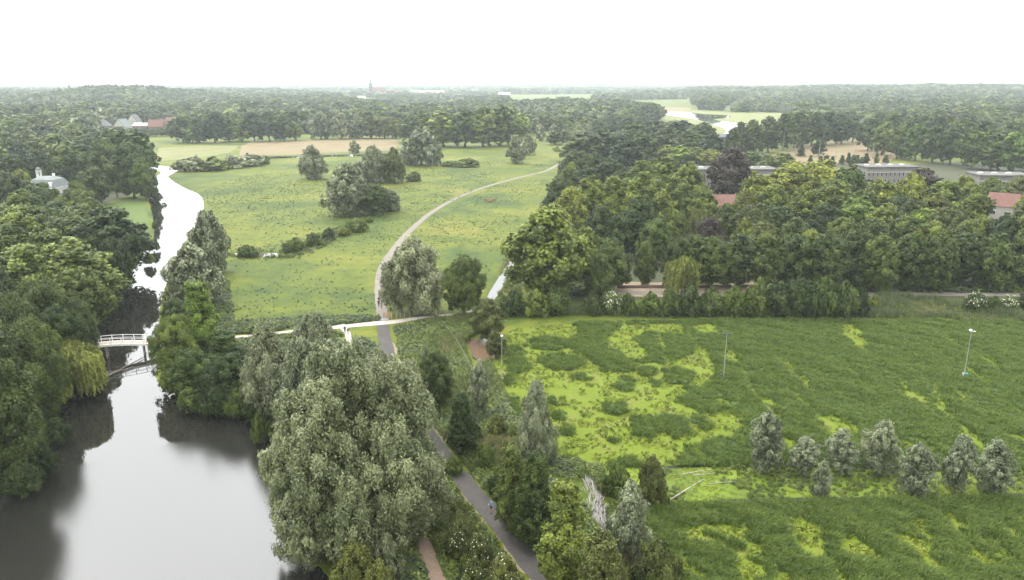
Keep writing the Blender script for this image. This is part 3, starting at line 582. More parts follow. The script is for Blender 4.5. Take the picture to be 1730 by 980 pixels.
def plant(xyhw, sp, mat, label, group=None, lod=None, name=None, wide=1.0):
    x, y, h, w = xyhw; d = math.hypot(x, y)
    if lod is None: lod = 0 if d < 165 else 1 if d < 430 else 2
    if sp == 'shrub' and lod == 0 and d > 120: lod = 1
    COUNT[sp, lod] = COUNT.get((sp, lod), 0) + 1
    cm, tm, H, Wd = proto(sp, lod, COUNT[sp, lod] % (5 if sp == 'pollard' and lod == 0 else NVAR[lod]))
    if sp in ('oak', 'lime') and lod >= 1: wide *= 1.18
    if sp == 'pollard' and mat == 'grey': wide *= 1.0
    z = float(hill(np.array([x]), np.array([y]))[0])
    e = empty(name or NAME[sp], (x, y, z), RT.uniform(0, 6.28), (w / Wd * wide, w / Wd * wide * RT.uniform(.9, 1.1), h / H))
    e.rotation_euler[0], e.rotation_euler[1] = RT.uniform(-.05, .05, 2)
    tag(e, label, CAT.get(sp, 'tree'), group)
    link('crown' if sp != 'shrub' else 'foliage', cm, e, LM[mat]); link('trunk' if sp != 'shrub' else 'stem', tm, e)
    return e
# scatter for uncountable growth
def scatter_object(name, P, protos, idx, rot, scl, label):
    pc = bpy.data.collections.new(name + '_kinds')
    for i, o in enumerate(protos): o.name = '%s_kind_%02d' % (name, i); pc.objects.link(o)
    me = bpy.data.meshes.new(name); n = len(P); me.vertices.add(n); me.vertices.foreach_set('co', np.asarray(P, np.float32).ravel())
    a = me.attributes.new('pick', 'INT', 'POINT'); a.data.foreach_set('value', np.asarray(idx, np.int32))
    a = me.attributes.new('turn', 'FLOAT_VECTOR', 'POINT'); a.data.foreach_set('vector', np.asarray(rot, np.float32).ravel())
    a = me.attributes.new('size', 'FLOAT_VECTOR', 'POINT'); a.data.foreach_set('vector', np.asarray(scl, np.float32).ravel())
    me.update(); o = link(name, me); ng = bpy.data.node_groups.new(name, 'GeometryNodeTree')
    ng.interface.new_socket('Geometry', in_out='INPUT', socket_type='NodeSocketGeometry'); ng.interface.new_socket('Geometry', in_out='OUTPUT', socket_type='NodeSocketGeometry')
    gi = N(ng, 'NodeGroupInput'); go = N(ng, 'NodeGroupOutput'); ip = N(ng, 'GeometryNodeInstanceOnPoints'); ci = N(ng, 'GeometryNodeCollectionInfo')
    ci.inputs['Collection'].default_value = pc; ci.inputs['Separate Children'].default_value = True; ci.inputs['Reset Children'].default_value = True
    ip.inputs['Pick Instance'].default_value = True
    def attr(nm, ty):
        q = N(ng, 'GeometryNodeInputNamedAttribute'); q.data_type = ty; q.inputs['Name'].default_value = nm; return q.outputs['Attribute']
    er = N(ng, 'FunctionNodeEulerToRotation'); ng.links.new(attr('turn', 'FLOAT_VECTOR'), er.inputs[0])
    ng.links.new(gi.outputs[0], ip.inputs['Points']); ng.links.new(ci.outputs[0], ip.inputs['Instance']); ng.links.new(attr('pick', 'INT'), ip.inputs['Instance Index'])
    ng.links.new(er.outputs[0], ip.inputs['Rotation']); ng.links.new(attr('size', 'FLOAT_VECTOR'), ip.inputs['Scale']); ng.links.new(ip.outputs[0], go.inputs[0])
    md = o.modifiers.new('scatter', 'NODES'); md.node_group = ng
    return tag(o, label, kind='stuff')
def proto_obj(me, mat):
    o = bpy.data.objects.new('kind', me)
    if mat is not None: o.material_slots[0].link = 'OBJECT'; o.material_slots[0].material = mat
    return o
def tuft_mesh(seed, n, h, spread, width, lean, bend=.35, name='tuft'):
    g = np.random.default_rng(seed); V = []; Fq = []; tn = []
    for i in range(n):
        a = g.uniform(0, 6.28); r = spread * g.uniform(0, 1) ** .5; x, y = r * math.cos(a), r * math.sin(a); hh = h * g.uniform(.6, 1.1); b = g.uniform(0, 6.28); ox = math.cos(a) * bend * hh * g.uniform(.3, 1) + lean[0] * hh; oy = math.sin(a) * bend * hh * g.uniform(.3, 1) + lean[1] * hh
        wx, wy = math.cos(b) * width / 2, math.sin(b) * width / 2; k = len(V)
        V += [(x - wx, y - wy, 0), (x + wx, y + wy, 0), (x + ox * .4 + wx * .8, y + oy * .4 + wy * .8, hh * .65), (x + ox * .4 - wx * .8, y + oy * .4 - wy * .8, hh * .65), (x + ox * 1.1 + wx * .15, y + oy * 1.1 + wy * .15, hh * .98), (x + ox * 1.1 - wx * .15, y + oy * 1.1 - wy * .15, hh * .98)]
        Fq += [(k, k + 1, k + 2, k + 3), (k + 3, k + 2, k + 4, k + 5)]; q = g.uniform(.1, .9); tn += [q, q]
    me = npmesh(name, V, Fq, None, False, {'tone': ('FACE', tn)}); me.materials.append(None); return me
def herb_mesh(seed, n, h, spread, leaf):
    g = np.random.default_rng(seed); d = unit(g.normal(size=(n, 3))); d[:, 2] = np.abs(d[:, 2]); P = d * np.array([spread, spread, h]) * (g.uniform(.3, 1, n) ** .5)[:, None]; P[:, 2] += .04
    me = leaf_mesh('herb', P, unit(d + g.normal(size=(n, 3)) * .4 + np.array([0, 0, .5])), g.normal(size=(n, 3)), leaf * g.uniform(.6, 1.4, n), g.uniform(0, 1, n), 1.8); me.materials.append(None); return me

# ------------------------------------------------------------------ trees: single ones
ORD = 'first second third fourth fifth sixth seventh eighth ninth tenth eleventh twelfth thirteenth fourteenth fifteenth sixteenth seventeenth eighteenth nineteenth twentieth twenty-first twenty-second twenty-third twenty-fourth twenty-fifth'.split()
def many(rows, sp, mat, label, group, lod=None, wide=1.0):
    rk = {j: r for r, j in enumerate(sorted(range(len(rows)), key=lambda i: rows[i][0] / rows[i][1]))}
    for i, q in enumerate(rows): plant(q, sp if isinstance(sp, str) else sp[i % len(sp)], mat if isinstance(mat, str) else mat[i % len(mat)], label + ', ' + ORD[rk[i]] + ' from left', group, lod, None, wide)
def blossom(e, seed, n=260, size=.22):
    cm = e.children[0].data; V = np.empty(len(cm.vertices) * 3, np.float32); cm.vertices.foreach_get('co', V); P = V.reshape(-1, 4, 3).mean(1)
    g = np.random.default_rng(seed); k = P[:, 2] > np.percentile(P[:, 2], 35); P = P[k]; P = P[g.choice(len(P), min(n, len(P)), replace=False)]
    d = unit(P - np.array([0, 0, P[:, 2].mean() * .4])); link('blossoms', leaf_mesh('blossoms', P + d * .12, unit(d + g.normal(size=d.shape) * .3), g.normal(size=d.shape), size * g.uniform(.6, 1.3, len(P)), g.uniform(0, 1, len(P)), 1.2), e, M_flower)
    e.children[-1]['kind'] = 'stuff'
# giant willow on the river bank: its own crown, several leaning stems
def big_willow(x, y, h, w):
    parts = []; k = 22.0            # one tree, several leaning tops of different height
    for s, (dx, dy, hh, rr) in enumerate([(0, 0, 21.5, 6.2), (-4.5, -1.5, 18.5, 5.2), (4.8, -1, 18.5, 5.0), (-1.5, 4.5, 20.5, 5.2), (6.0, 3.6, 17.5, 4.6), (-6.2, 2.4, 16.5, 4.6), (1.8, -5.2, 14, 4.8), (-3.4, -5.6, 10.5, 4.4), (6.4, -4.0, 10.5, 4.0), (-8.0, -2.0, 8.0, 3.6), (8.2, .5, 9.5, 3.4)]):
        D, C1, lr = crown(4242 + s, hh, rr, .10, ('egg', 'dome')[s % 2], 20, .34, 9, .21, 'plume', 2.0, 1.5, 2.8); D = list(D); D[0] = D[0] + np.array([dx, dy, 0]) + D[0][:, 2:3] * np.array([dx, dy, 0]) * .006; parts.append(D)
    P, Nn, T, S, tn = (np.concatenate([d[i] for d in parts]) for i in range(5)); asp = 2.4
    cm = leaf_mesh('giant_willow_crown', P, Nn, T, S, tn, asp); cm.materials.append(None)
    e = empty('willow_tree', (x, y, 0), 0.6, (w / 20.0, w / 20.0, h / k)); tag(e, 'giant silver-green willow leaning over the pond beside the dirt path, largest tree', 'tree')
    link('crown', cm, e, LM['bigwillow'])
    for i, (dx, dy, hh, r) in enumerate([(1.5, -1, 13, .5), (-4, 1, 11, .42), (4.5, 2, 12, .4), (-6, -3, 8, .3), (0, 5, 12, .36)]):
        MB().tube([(i * .3 - .6, .2 * i, -.3), (dx * .15 + i * .2 - .4, dy * .15, hh * .2), (dx * .5, dy * .5, hh * .55), (dx, dy, hh), (dx * 1.2, dy * 1.2, hh * 1.3)], [r * 1.2, r, r * .75, r * .45, r * .1], 8).build('trunk', M_bark, e, True)
big_willow(*(-17.1,76.0,23.2,18.6))
SINGLES = [
 ((-29.6,100.2,15.1,9.3), 'willow', 'silver', 'broad silver willow wedged between the giant willow and the pond corner'),
 ((-37.5,107.7,15.1,8.5), 'willow', 'silver', 'silver willow at the inner corner of the pond, trunk in shade'),
 ((-31.1,111.4,15.4,8.8), 'willow', 'silver', 'pale silver willow just below the end of the white shell path'),
 ((-26.3,111.0,10.9,7.4), 'willow', 'silver', 'silver willow beneath the short shell path spur'),
 ((-20.2,105.6,11.9,8.0), 'willow', 'silver', 'tall willow covering the asphalt path below the crossing'),
 ((-15.0,99.7,12.3,7.2), 'willow', 'silver', 'willow on the path side behind the giant willow'),
 ((-16.0,87.2,12.7,9.0), 'willow', 'silver', 'willow lobe standing close in front of the giant willow on its path side'),
 ((-12.2,111.0,9.3,6.1), 'oak', 'oak', 'dark bushy tree on the meadow verge right of the asphalt path'),
 ((-14.1,116.9,8.3,2.54), 'pollard', 'silver', 'thin silver-topped willow sapling rising behind the dark bushy tree'),
 ((-7.0,95.5,9.2,4.7), 'alder', 'oak', 'dark green conical alder alone on the verge above the path'),
 ((-5.1,108.3,9.2,3.8), 'pollard', 'grey', 'slender silvery willow at the narrow ditch below the brown pool'),
 ((3.2,92.6,11.8,5.5), 'willow', 'grey', 'tall grey willow at the marsh corner beside the ditch'),
 ((0.48,77.2,10.8,5.4), 'alder', 'oak', 'upper alder of the row beside the asphalt path'),
 ((2.64,73.7,11.6,5.3), 'alder', 'oak', 'second alder of the row beside the asphalt path'),
 ((5.4,66.1,12.1,6.1), 'alder', 'mid', 'large pointed alder of the row, nearest the bottom edge of the path'),
 ((8.3,60.9,9.9,5.5), 'alder', 'olive', 'olive alder whose lower half is cut by the bottom edge'),
 ((12.5,71.6,9.2,5.2), 'pollard', 'grey', 'pale grey willow standing in front of the glinting ditch water'),
 ((14.0,63.4,7.4,5.3), 'shrub', 'olive', 'round olive shrub at the bottom edge by the lower marsh'),
 ((17.1,82.7,6.3,3.9), 'shrub', 'olive', 'darker rounded bush on the bank end beside the ditch'),
 ((13.2,84.6,4.3,4.1), 'shrub', 'mid', 'pale spreading bush on the bank end nearest the ditch water'),
 ((33.3,90.2,8.8,4.8), 'pollard', 'grey', 'tallest grey willow bush of the bank row, at its ditch end'),
 ((38.4,90.2,5.3,4.0), 'pollard', 'grey', 'small round grey willow bush second in the bank row'),
 ((43.6,90.6,6.3,4.4), 'pollard', 'grey', 'third grey willow bush of the bank row'),
 ((48.3,90.2,7.4,4.5), 'pollard', 'grey', 'fourth grey willow bush of the bank row, with a pointed top'),
 ((38.2,84.0,5.2,2.78), 'pollard', 'grey', 'smallest grey willow bush, standing alone on the lower bank edge'),
 ((50.4,84.6,7.2,4.3), 'pollard', 'grey', 'fifth grey willow bush of the bank row, with a forked top'),
 ((55.7,85.4,7.7,4.1), 'pollard', 'grey', 'sixth grey willow bush of the bank row'),
 ((60.5,85.4,7.1,4.6), 'pollard', 'grey', 'last broad grey willow bush of the bank row toward the picture edge'),
 ((-22.2,161.9,17.0,14.6), 'willow', 'silver', 'large spreading silver willow beside the gravel path above the crossing'),
 ((-10.6,161.9,13.3,9.7), 'oak', 'oak', 'dark green tree touching the silver willow above the crossing'),
 ((-5.1,144.9,8.2,6.9), 'oak', 'olive', 'olive bush tree above the brown pool'),
 ((-2.99,133.3,5.4,3.7), 'pollard', 'olive', 'thin airy sapling between the brown pool and the marsh'),
 ((8.5,173.8,22.2,17.8), 'lime', 'mid', 'huge light green chestnut at the park corner above the drain'),
 ((18.7,193.6,13.5,9.6), 'lime', 'mid', 'lower chestnut leaning out beside the huge park corner tree'),
 ((40.8,176.4,9.4,8.8), 'weep', 'weep', 'pale green weeping willow on the sandy yard behind the hedge'),
 ((-72.5,116.1,8.7,10.5), 'weep', 'weep', 'yellow-green weeping willow in front of the white footbridge'),
 ((-81.3,198.7,16.8,11.7), 'willow', 'silver', 'grey willow on the river bank at the meadow edge'),
 ((-72.1,166.5,15.0,14.0), 'willow', 'silver', 'wide thin grey willow leaning over the river'),
 ((-54.3,126.7,16.6,8.3), 'alder', 'fresh', 'bright green pointed alder among the river bank trees'),
 ((-57.4,121.2,12.0,8.0), 'oak', 'mid', 'green tree at the footbridge end on the meadow bank'),
 ((-49.6,123.4,8.7,7.4), 'alder', 'mid', 'green alder between the shell path and the pond'),
 ((-51.5,115.2,8.4,8.1), 'oak', 'mid', 'low green tree at the pond edge below the pointed alder'),
 ((-44.3,111.4,8.8,8.2), 'oak', 'oak', 'dark bushy tree overhanging the pond corner'),
 ((-69.4,149.4,7.0,6.4), 'oak', 'oak', 'dark green tree on the river bank above the footbridge'),
 ((-67.2,87.9,20.9,14.9), 'oak', 'deep', 'huge dark tree at the picture edge overhanging the pond'),
 ((-74.9,104.1,14.7,9.6), 'oak', 'deep', 'dark tree behind the huge pond edge tree, beside the weeping willow'),
 ((-97.4,161.1,17.0,17.5), 'lime', 'mid', 'broad light green tree on the wooded bank above the footbridge'),
 ((-102.6,154.9,17.0,15.7), 'lime', 'mid', 'broad green tree at the picture edge above the footbridge'),
 ((-87.6,147.9,14.0,10.1), 'oak', 'oak', 'dark tree at the water beneath the broad light green tree'),
 ((-106.0,196.1,18.0,17.5), 'oak', 'deep', 'large dark tree overhanging the river below the lawn'),
 ((-95.2,177.8,14.0,8.0), 'oak', 'deep', 'dark low tree dipping into the river below the lawn'),
 ((-119.0,205.2,17.0,17.1), 'oak', 'oak', 'dark tree next to the large dark river tree'),
 ((-175.0,317.2,15.6,12.4), 'oak', 'deep', 'small round dark tree with a leaning trunk on the lawn'),
 ((-216.7,418.1,25.0,23.9), 'lime', 'oak', 'tall dark oak top above the lawn, nearest the houses'),
 ((-191.6,391.5,26.0,16.9), 'lime', 'mid', 'tall tree on the river bend next to the hay field'),
 ((-168.3,337.0,24.0,16.2), 'oak', 'oak', 'dark crown filling the tall clump at the river bend'),
 ((-160.1,330.1,18.0,9.3), 'oak', 'mid', 'lower tree of the river bend clump hanging over the water'),
 ((-195.2,364.3,23.0,16.4), 'oak', 'oak', 'dark tree on the villa side of the tall river clump'),
 ((-208.5,322.7,14.0,8.1), 'oak', 'lime', 'small yellowish tree beside the villa cupola'),
 ((-106.2,406.0,17.4,17.0), 'willow', 'silver', 'rounded grey willow standing alone in the meadow'),
 ((-71.1,391.2,18.3,18.2), 'willow', 'silver', 'grey willow of the meadow pair, broad one'),
 ((-60.7,388.8,17.6,13.9), 'willow', 'olive', 'darker willow of the meadow pair'),
 ((-62.6,290.9,19.6,19.1), 'willow', 'silver', 'large grey willow in the middle of the meadow by the creek'),
 ((-53.9,293.6,11.6,13.8), 'oak', 'oak', 'dark bushy tree at the foot of the large meadow willow'),
 ((-49.5,302.0,8.6,10.0), 'shrub', 'silver', 'round grey willow shrub beside the large meadow willow'),
 ((-56.3,474.5,22.0,27.0), 'willow', 'silver', 'tall grey willow clump at the back of the meadow'),
 ((-65.3,481.5,11.0,13.4), 'willow', 'silver', 'lower willow in front of the tall clump at the back of the meadow'),
 ((-47.8,474.5,14.8,11.7), 'willow', 'silver', 'slim willow on the path side of the tall clump at the back of the meadow'),
 ((-110.3,537.0,10.6,7.4), 'oak', 'silver', 'small lone tree at the edge of the long grain field'),
 ((2.63,485.1,17.3,15.0), 'willow', 'silver', 'broad grey willow near the far end of the gravel path'),
 ((12.1,541.4,14.8,10.8), 'willow', 'silver', 'slimmer willow behind the broad one at the far end of the path'),
 ((-191.7,681.6,14.9,12.5), 'oak', 'lime', 'small pale yellow tree at the edge of the grain field'),
 ((92.8,324.5,23.0,16.2), 'lime', 'copper', 'dark copper beech in front of the long flat roofed building'),
 ((150.4,277.9,19.0,14.4), 'oak', 'copper', 'copper beech between the two pale flat roofed blocks'),
 ((56.7,211.3,13.0,7.4), 'oak', 'copper', 'dusky purple tree beneath the red roofed shed'),
 ((55.2,222.4,13.0,7.4), 'weep', 'olive', 'drooping olive tree beside the dusky purple one'),
 ((312.9,620.6,18.0,17.1), 'oak', 'copper', 'purple crown in the wood behind the tan field'),
 ((212.8,532.6,11.3,9.0), 'oak', 'deep', 'lone dark round tree in the tan field'),
 ((200.8,532.6,12.9,5.7), 'spruce', 'deep', 'narrow dark tree at the edge of the tan field'),
]
for q, sp, mat, lb in SINGLES: plant(q, sp, mat, lb)

# ------------------------------------------------------------------ trees: rows and stands whose members look alike
many([(27.7,263.2,18.0,14.5),(36.5,264.8,18.0,14.6),(45.1,260.0,20.0,15.5),(48.5,245.1,16.0,10.4),(18.4,236.0,18.0,11.2)], 'lime', 'lime', 'big yellow-green lime in the park row facing the meadow', 'limes of the park row')
many([(62.0,314.4,20.0,22.1),(67.6,291.1,20.0,14.6),(51.1,300.0,20.0,14.1),(57.4,263.2,18.0,13.2),(63.7,250.7,16.0,9.9),(60.0,255.1,12.0,9.7),(50.5,242.3,12.0,9.6)], 'lime', ('lime','mid','mid'), 'yellow-green tree behind the park limes, before the flat roof', 'trees behind the limes')
many([(84.3,258.2,20.0,13.4),(107.9,293.2,20.0,20.6),(122.3,302.3,20.0,20.8),(123.4,276.6,20.0,18.2),(84.9,244.4,18.0,13.5),(109.3,255.0,18.0,14.8),(126.4,256.6,18.0,14.1),(123.3,272.3,19.0,10.7),(142.0,268.6,19.0,11.0),(97.0,250.7,16.0,15.0),(135.1,255.0,18.0,12.0)], 'lime', ('lime','lime','lime','mid'), 'sunny yellow-green crown in the middle of the park wood', 'yellow-green crowns of the park wood')
many([(159.1,266.6,18.0,11.7),(215.3,320.7,12.0,12.5),(145.2,253.4,18.0,17.9),(152.8,250.7,16.0,13.8),(131.8,237.0,16.0,13.1),(197.8,312.5,12.0,11.2),(181.8,259.7,16.0,11.4),(164.4,234.5,16.0,14.8)], 'lime', ('lime','olive','mid'), 'yellowish crown near the red gable house in the park wood', 'crowns near the gable house')
many([(79.6,198.8,12.0,8.6),(124.0,226.8,13.0,10.4),(110.2,204.1,11.0,5.9),(138.4,220.0,12.0,7.0),(110.9,241.7,14.0,14.1),(66.5,213.1,12.0,6.8)], 'lime', ('lime','fresh','lime','lime','fresh','lime'), 'bright spot of fresh green crown among the dark park trees', 'bright crowns among the dark park trees')
many([(24.7,181.3,13.0,8.4),(41.0,185.3,12.5,6.5),(33.6,185.7,11.5,5.1),(45.8,185.8,13.0,8.9),(50.1,182.8,13.0,8.5),(57.2,184.7,13.5,9.5),(63.4,183.7,14.0,9.7),(69.9,183.2,13.5,9.4),(76.1,180.7,14.0,9.3),(84.5,185.2,14.0,9.8),(89.8,180.7,14.0,9.6),(97.7,182.2,14.0,9.4),(104.1,180.7,14.0,9.3),(113.9,185.2,14.0,9.8),(119.4,182.2,14.0,9.4),(128.6,185.2,14.0,9.8),(20.4,173.2,11.0,6.4),(137.0,186.8,14.0,9.9)], ('oak','oak','lime'), ('oak','deep','oak','oak'), 'dark green tree in the long front row along the park road', 'front row along the park road')
many([(33.4,217.5,14.0,9.7),(25.9,219.8,15.0,10.5),(40.5,209.4,13.0,9.3),(69.5,242.3,12.0,9.2),(74.0,229.5,14.0,11.6),(80.9,226.1,14.0,11.8),(96.5,229.5,14.0,12.0),(114.5,229.5,14.0,12.0),(109.4,208.4,14.0,10.0),(130.0,221.7,14.0,11.3),(127.1,207.5,13.0,9.9),(141.2,214.2,13.0,9.5),(148.0,213.4,14.0,10.2),(80.1,211.3,13.0,10.1),(68.8,204.8,13.0,9.5),(93.4,211.3,13.0,9.8),(100.0,207.5,13.0,9.9),(115.8,204.8,13.0,9.5),(40.4,234.5,16.0,10.4),(74.7,245.1,16.0,9.7),(114.0,245.1,16.0,12.0),(121.2,234.5,16.0,11.1),(162.9,223.9,14.0,12.4)], ('oak','lime','oak'), ('oak','deep','mid','oak','olive'), 'dark rounded tree filling the inner park wood', 'inner park wood')
many([(32.5,382.6,17.0,17.2),(45.9,499.6,19.0,29.2),(63.2,499.6,19.0,32.3),(42.3,391.9,15.0,14.0),(66.0,440.8,18.0,20.4),(24.1,327.3,14.0,11.8),(32.2,331.9,14.0,12.9),(46.1,361.1,15.0,16.8),(19.5,312.5,12.0,8.8),(14.8,290.6,9.0,6.8),(45.4,316.2,14.0,12.4)], ('oak','lime'), ('deep','oak'), 'dense dark tree at the park edge beside the gravel path end', 'dark trees at the path end')
many([(36.6,356.4,16.0,7.2),(50.1,349.3,14.0,6.0),(28.2,364.4,13.0,7.4)], 'alder', ('deep','oak','fresh'), 'narrow upright tree among the dark park edge trees', 'upright trees at the park edge')
many([(90.7,573.5,20.0,28.2),(114.6,617.6,20.0,28.4),(133.4,617.6,20.0,31.3),(143.6,581.8,20.0,23.2),(108.4,538.7,19.0,24.8),(118.8,512.0,19.0,22.1),(129.7,497.6,18.0,15.3),(84.9,503.5,18.0,20.9)], ('oak','lime'), ('deep','oak'), 'dark oak in the belt below the far river', 'dark oak belt')
many([(79.7,500.7,11.0,15.5),(90.9,500.7,11.0,16.2),(100.3,497.4,10.5,14.6),(107.1,488.1,10.5,14.3),(117.0,485.1,10.0,13.5),(123.0,472.1,10.0,12.4),(142.4,455.7,10.0,13.4),(145.5,433.1,10.0,12.1),(157.0,442.3,10.5,15.1),(68.6,455.7,10.0,12.7)], 'lime', ('fresh','mid','lime'), 'small pale green tree of the even row before the dark oak belt', 'pale green even row')
many([(160.2,541.4,22.5,15.0),(170.2,541.4,24.1,15.8),(187.1,559.9,25.3,17.2),(204.3,579.7,27.0,18.7),(222.2,600.9,27.1,19.3),(240.3,617.8,26.0,18.9),(256.9,629.6,26.0,20.2),(274.1,641.9,24.1,19.7),(147.6,515.8,20.3,11.9),(292.3,661.2,21.8,16.2)], 'lime', ('deep','oak'), 'dark tall trunked oak of the avenue edging the tan field', 'oak avenue by the tan field')
many([(265.9,574.6,23.8,17.6),(261.4,541.4,22.5,16.6),(259.3,515.8,21.9,16.7),(263.2,500.0,23.5,16.9),(268.7,488.7,23.3,17.3),(274.1,478.0,21.8,16.9),(273.4,454.5,21.8,17.5),(280.0,445.2,21.0,17.9),(288.3,439.1,22.1,17.6),(301.9,439.1,22.8,19.0),(315.7,541.4,25.3,19.1),(332.5,541.4,23.7,19.1),(349.2,541.4,22.9,20.0),(363.8,541.4,24.5,20.0),(325.2,590.1,24.8,19.9),(312.5,600.9,24.4,18.4),(307.3,623.7,25.3,18.1),(325.4,688.7,23.7,17.9),(315.6,439.1,21.8,20.3)], ('oak','lime'), ('oak','mid','oak','fresh','deep'), 'rounded woodland tree behind the tan field toward the picture edge', 'wood beyond the tan field')
many([(-279.4,654.6,22.1,20.0),(-266.3,654.6,21.1,20.1),(-253.2,654.6,24.5,22.0),(-245.4,667.8,21.5,18.4),(-223.3,667.8,24.5,20.4),(-210.0,667.8,25.5,20.4),(-199.6,674.6,21.7,18.6)], ('oak','lime'), ('deep','oak'), 'dark tree in the row behind the hay field', 'dark row behind the hay field')
many([(-234.6,667.8,19.1,18.4),(-268.8,648.2,13.7,11.9)], 'lime', 'fresh', 'lighter green rounded tree in the dark row behind the hay field', 'lighter trees behind the hay field')
many([(-172.1,695.9,22.9,23.4),(-154.0,695.9,22.4,23.4),(-139.4,703.3,19.5,18.3)], 'willow', 'silver', 'silvery willow in the row behind the long grain field', 'silver willows behind the grain field')
many([(-129.1,703.3,20.0,21.5),(-116.1,703.3,19.5,20.4),(-109.1,703.3,17.9,17.2)], 'oak', 'olive', 'olive rounded tree ending the willow row behind the grain field', 'olive trees behind the grain field')
many([(-87.1,654.6,22.1,24.1),(-75.3,648.2,25.3,24.8),(-54.2,612.1,27.5,25.3),(-37.7,612.1,28.5,25.3),(-22.2,612.1,30.7,25.3),(-9.0,617.8,31.9,23.6),(1.45,629.6,28.8,19.3)], 'lime', ('mid','oak'), 'big mid-green tree in the row at the back of the meadow', 'green row at the meadow back')
many([(24.4,674.6,12.7,9.3),(36.8,674.6,14.7,11.4),(48.7,688.7,12.4,7.4),(59.4,703.3,14.3,10.8),(69.9,710.9,14.9,9.8),(23.6,768.5,15.0,14.1)], 'pollard', 'silver', 'small grey pollard willow in the strip beyond the gravel path end', 'small pollards beyond the path')
many([(5.3,992.5,18.0,22.7),(20.8,1015.8,18.0,23.2),(35.4,970.3,18.0,22.2),(58.1,1092.6,18.0,28.3),(12.7,835.8,15.0,19.2),(31.1,816.2,14.0,17.5),(50.9,835.8,15.0,19.2)], 'willow', 'silver', 'soft grey willow crown in the belt beyond the pollards', 'grey willow belt')
many([(68.6,1206.6,20.0,33.0),(84.6,1114.7,19.0,28.8),(108.0,1139.1,20.0,31.2),(141.4,1243.4,20.0,35.9),(155.6,1171.9,20.0,32.1),(173.8,1145.0,19.0,31.4),(193.8,1145.0,19.0,26.1),(198.3,1092.6,18.0,21.6),(72.4,864.7,17.0,22.4),(92.1,864.7,17.0,23.8),(105.2,811.9,16.0,22.3),(83.3,752.6,14.0,19.6),(116.5,784.1,16.0,19.2),(133.1,793.5,15.0,17.0),(54.2,789.5,14.0,16.9)], ('oak','lime'), ('deep','oak'), 'dark tree of the belt below the far floodplain bend', 'dark belt below the floodplain')
many([(-182.8,295.5,12.0,7.9),(-168.3,278.6,12.0,6.6),(-165.5,281.1,11.0,5.7),(-183.8,292.0,12.0,11.5),(-172.6,281.1,11.0,8.0),(-159.5,267.5,11.0,7.6),(-173.4,301.0,12.0,9.0),(-194.7,302.8,12.0,9.5),(-136.1,205.2,17.0,15.0),(-133.8,213.6,16.0,13.2),(-121.0,201.7,15.0,11.3),(-160.0,245.1,16.0,12.8),(-156.9,245.6,14.0,11.2),(-146.8,242.0,13.0,11.1),(-162.9,284.3,11.0,9.8),(-143.4,255.1,12.0,9.7),(-122.3,178.7,17.0,12.9),(-113.5,180.2,16.0,13.0),(-148.0,210.4,17.0,13.4)], ('oak','lime'), ('mid','oak','mid'), 'green tree on the wooded slope in front of the white villa', 'trees before the villa')
many([(-219.1,335.7,19.0,16.2),(-212.3,341.8,20.0,16.5),(-226.7,385.1,20.0,18.5),(-222.1,396.7,20.0,16.6),(-194.8,289.8,17.0,13.2),(-224.0,327.5,19.0,15.8),(-199.4,346.5,18.0,13.5),(-203.5,335.1,17.0,10.4),(-197.7,358.3,18.0,12.8)], ('oak','lime'), ('oak','deep','oak'), 'dark tree rising behind the villa roof', 'trees behind the villa')
many([(-338.6,515.7,18.0,19.1),(-356.4,563.4,18.0,19.9),(-356.5,586.6,18.0,21.6),(-373.4,639.1,18.0,22.5),(-349.4,620.6,18.0,20.9),(-317.8,581.0,17.0,17.8),(-278.8,431.8,18.0,16.7),(-278.3,450.1,18.0,17.4),(-291.5,491.9,18.0,18.2),(-292.4,515.7,18.0,18.3),(-270.0,495.8,17.0,15.3),(-286.3,423.1,18.0,16.4)], ('oak','lime'), ('mid','oak','deep','mid'), 'tree of the wood between villa and village', 'wood before the village')
many([(-85.5,131.6,16.0,10.8),(-78.6,112.9,18.0,10.8),(-77.3,123.2,13.0,9.2),(-79.8,132.1,12.0,7.6),(-71.5,105.7,16.0,8.8),(-94.7,132.4,18.0,11.9)], 'oak', ('oak','deep'), 'dark tree in the shaded bank wood by the footbridge', 'shaded bank wood')
many([(-960 + 17.5 * k, 1640 + 40 * math.sin(k * 2.3), 24 + 3 * math.sin(k * 1.7), 9 + math.sin(k)) for k in range(15)], 'spruce', 'spruce', 'spruce on the wooded hill crest that breaks the skyline', 'spruces on the hill crest')
# shrubs
HEDGE = 'dark leafy shrub of the long hedge between park and marsh'
many([(0.39,161.0,5.5,5.8),(5.3,160.5,5.9,6.3),(10.1,161.0,6.1,6.0),(18.1,161.4,5.1,4.5),(25.9,161.0,4.9,3.9),(30.6,160.5,5.3,5.5),(35.1,160.5,6.1,6.0),(39.3,160.1,6.5,6.3),(43.9,160.1,6.5,6.3),(48.7,159.7,6.9,6.5),(53.2,159.7,7.4,6.8),(58.1,159.7,8.2,7.5),(63.2,159.2,8.9,7.8),(68.1,159.2,8.9,7.5),(72.8,159.2,8.1,7.0),(76.9,160.1,6.0,5.2)], 'shrub', ('oak','mid','oak','deep'), HEDGE, 'hedge shrubs')
for q, lb, sd in [((22.5,161.9,5.1,5.8), 'white blossoming elder shrub in the hedge, nearest the meadow', 1), ((103.2,161.9,5.1,5.3), 'blossoming shrub alone at the reed edge near the picture side', 2), ((111.9,163.7,3.7,5.9), 'white flowered shrub last along the reed edge', 3), ((33.4,160.1,3.5,3.7), 'small flowering shrub low in the hedge', 4)]:
    blossom(plant(q, 'shrub', 'blossom', lb), sd, 240 if sd != 4 else 60, .24)
plant((81.5,163.7,3.9,2.93), 'shrub', 'lime', 'small pale yellow shrub ending the long hedge')
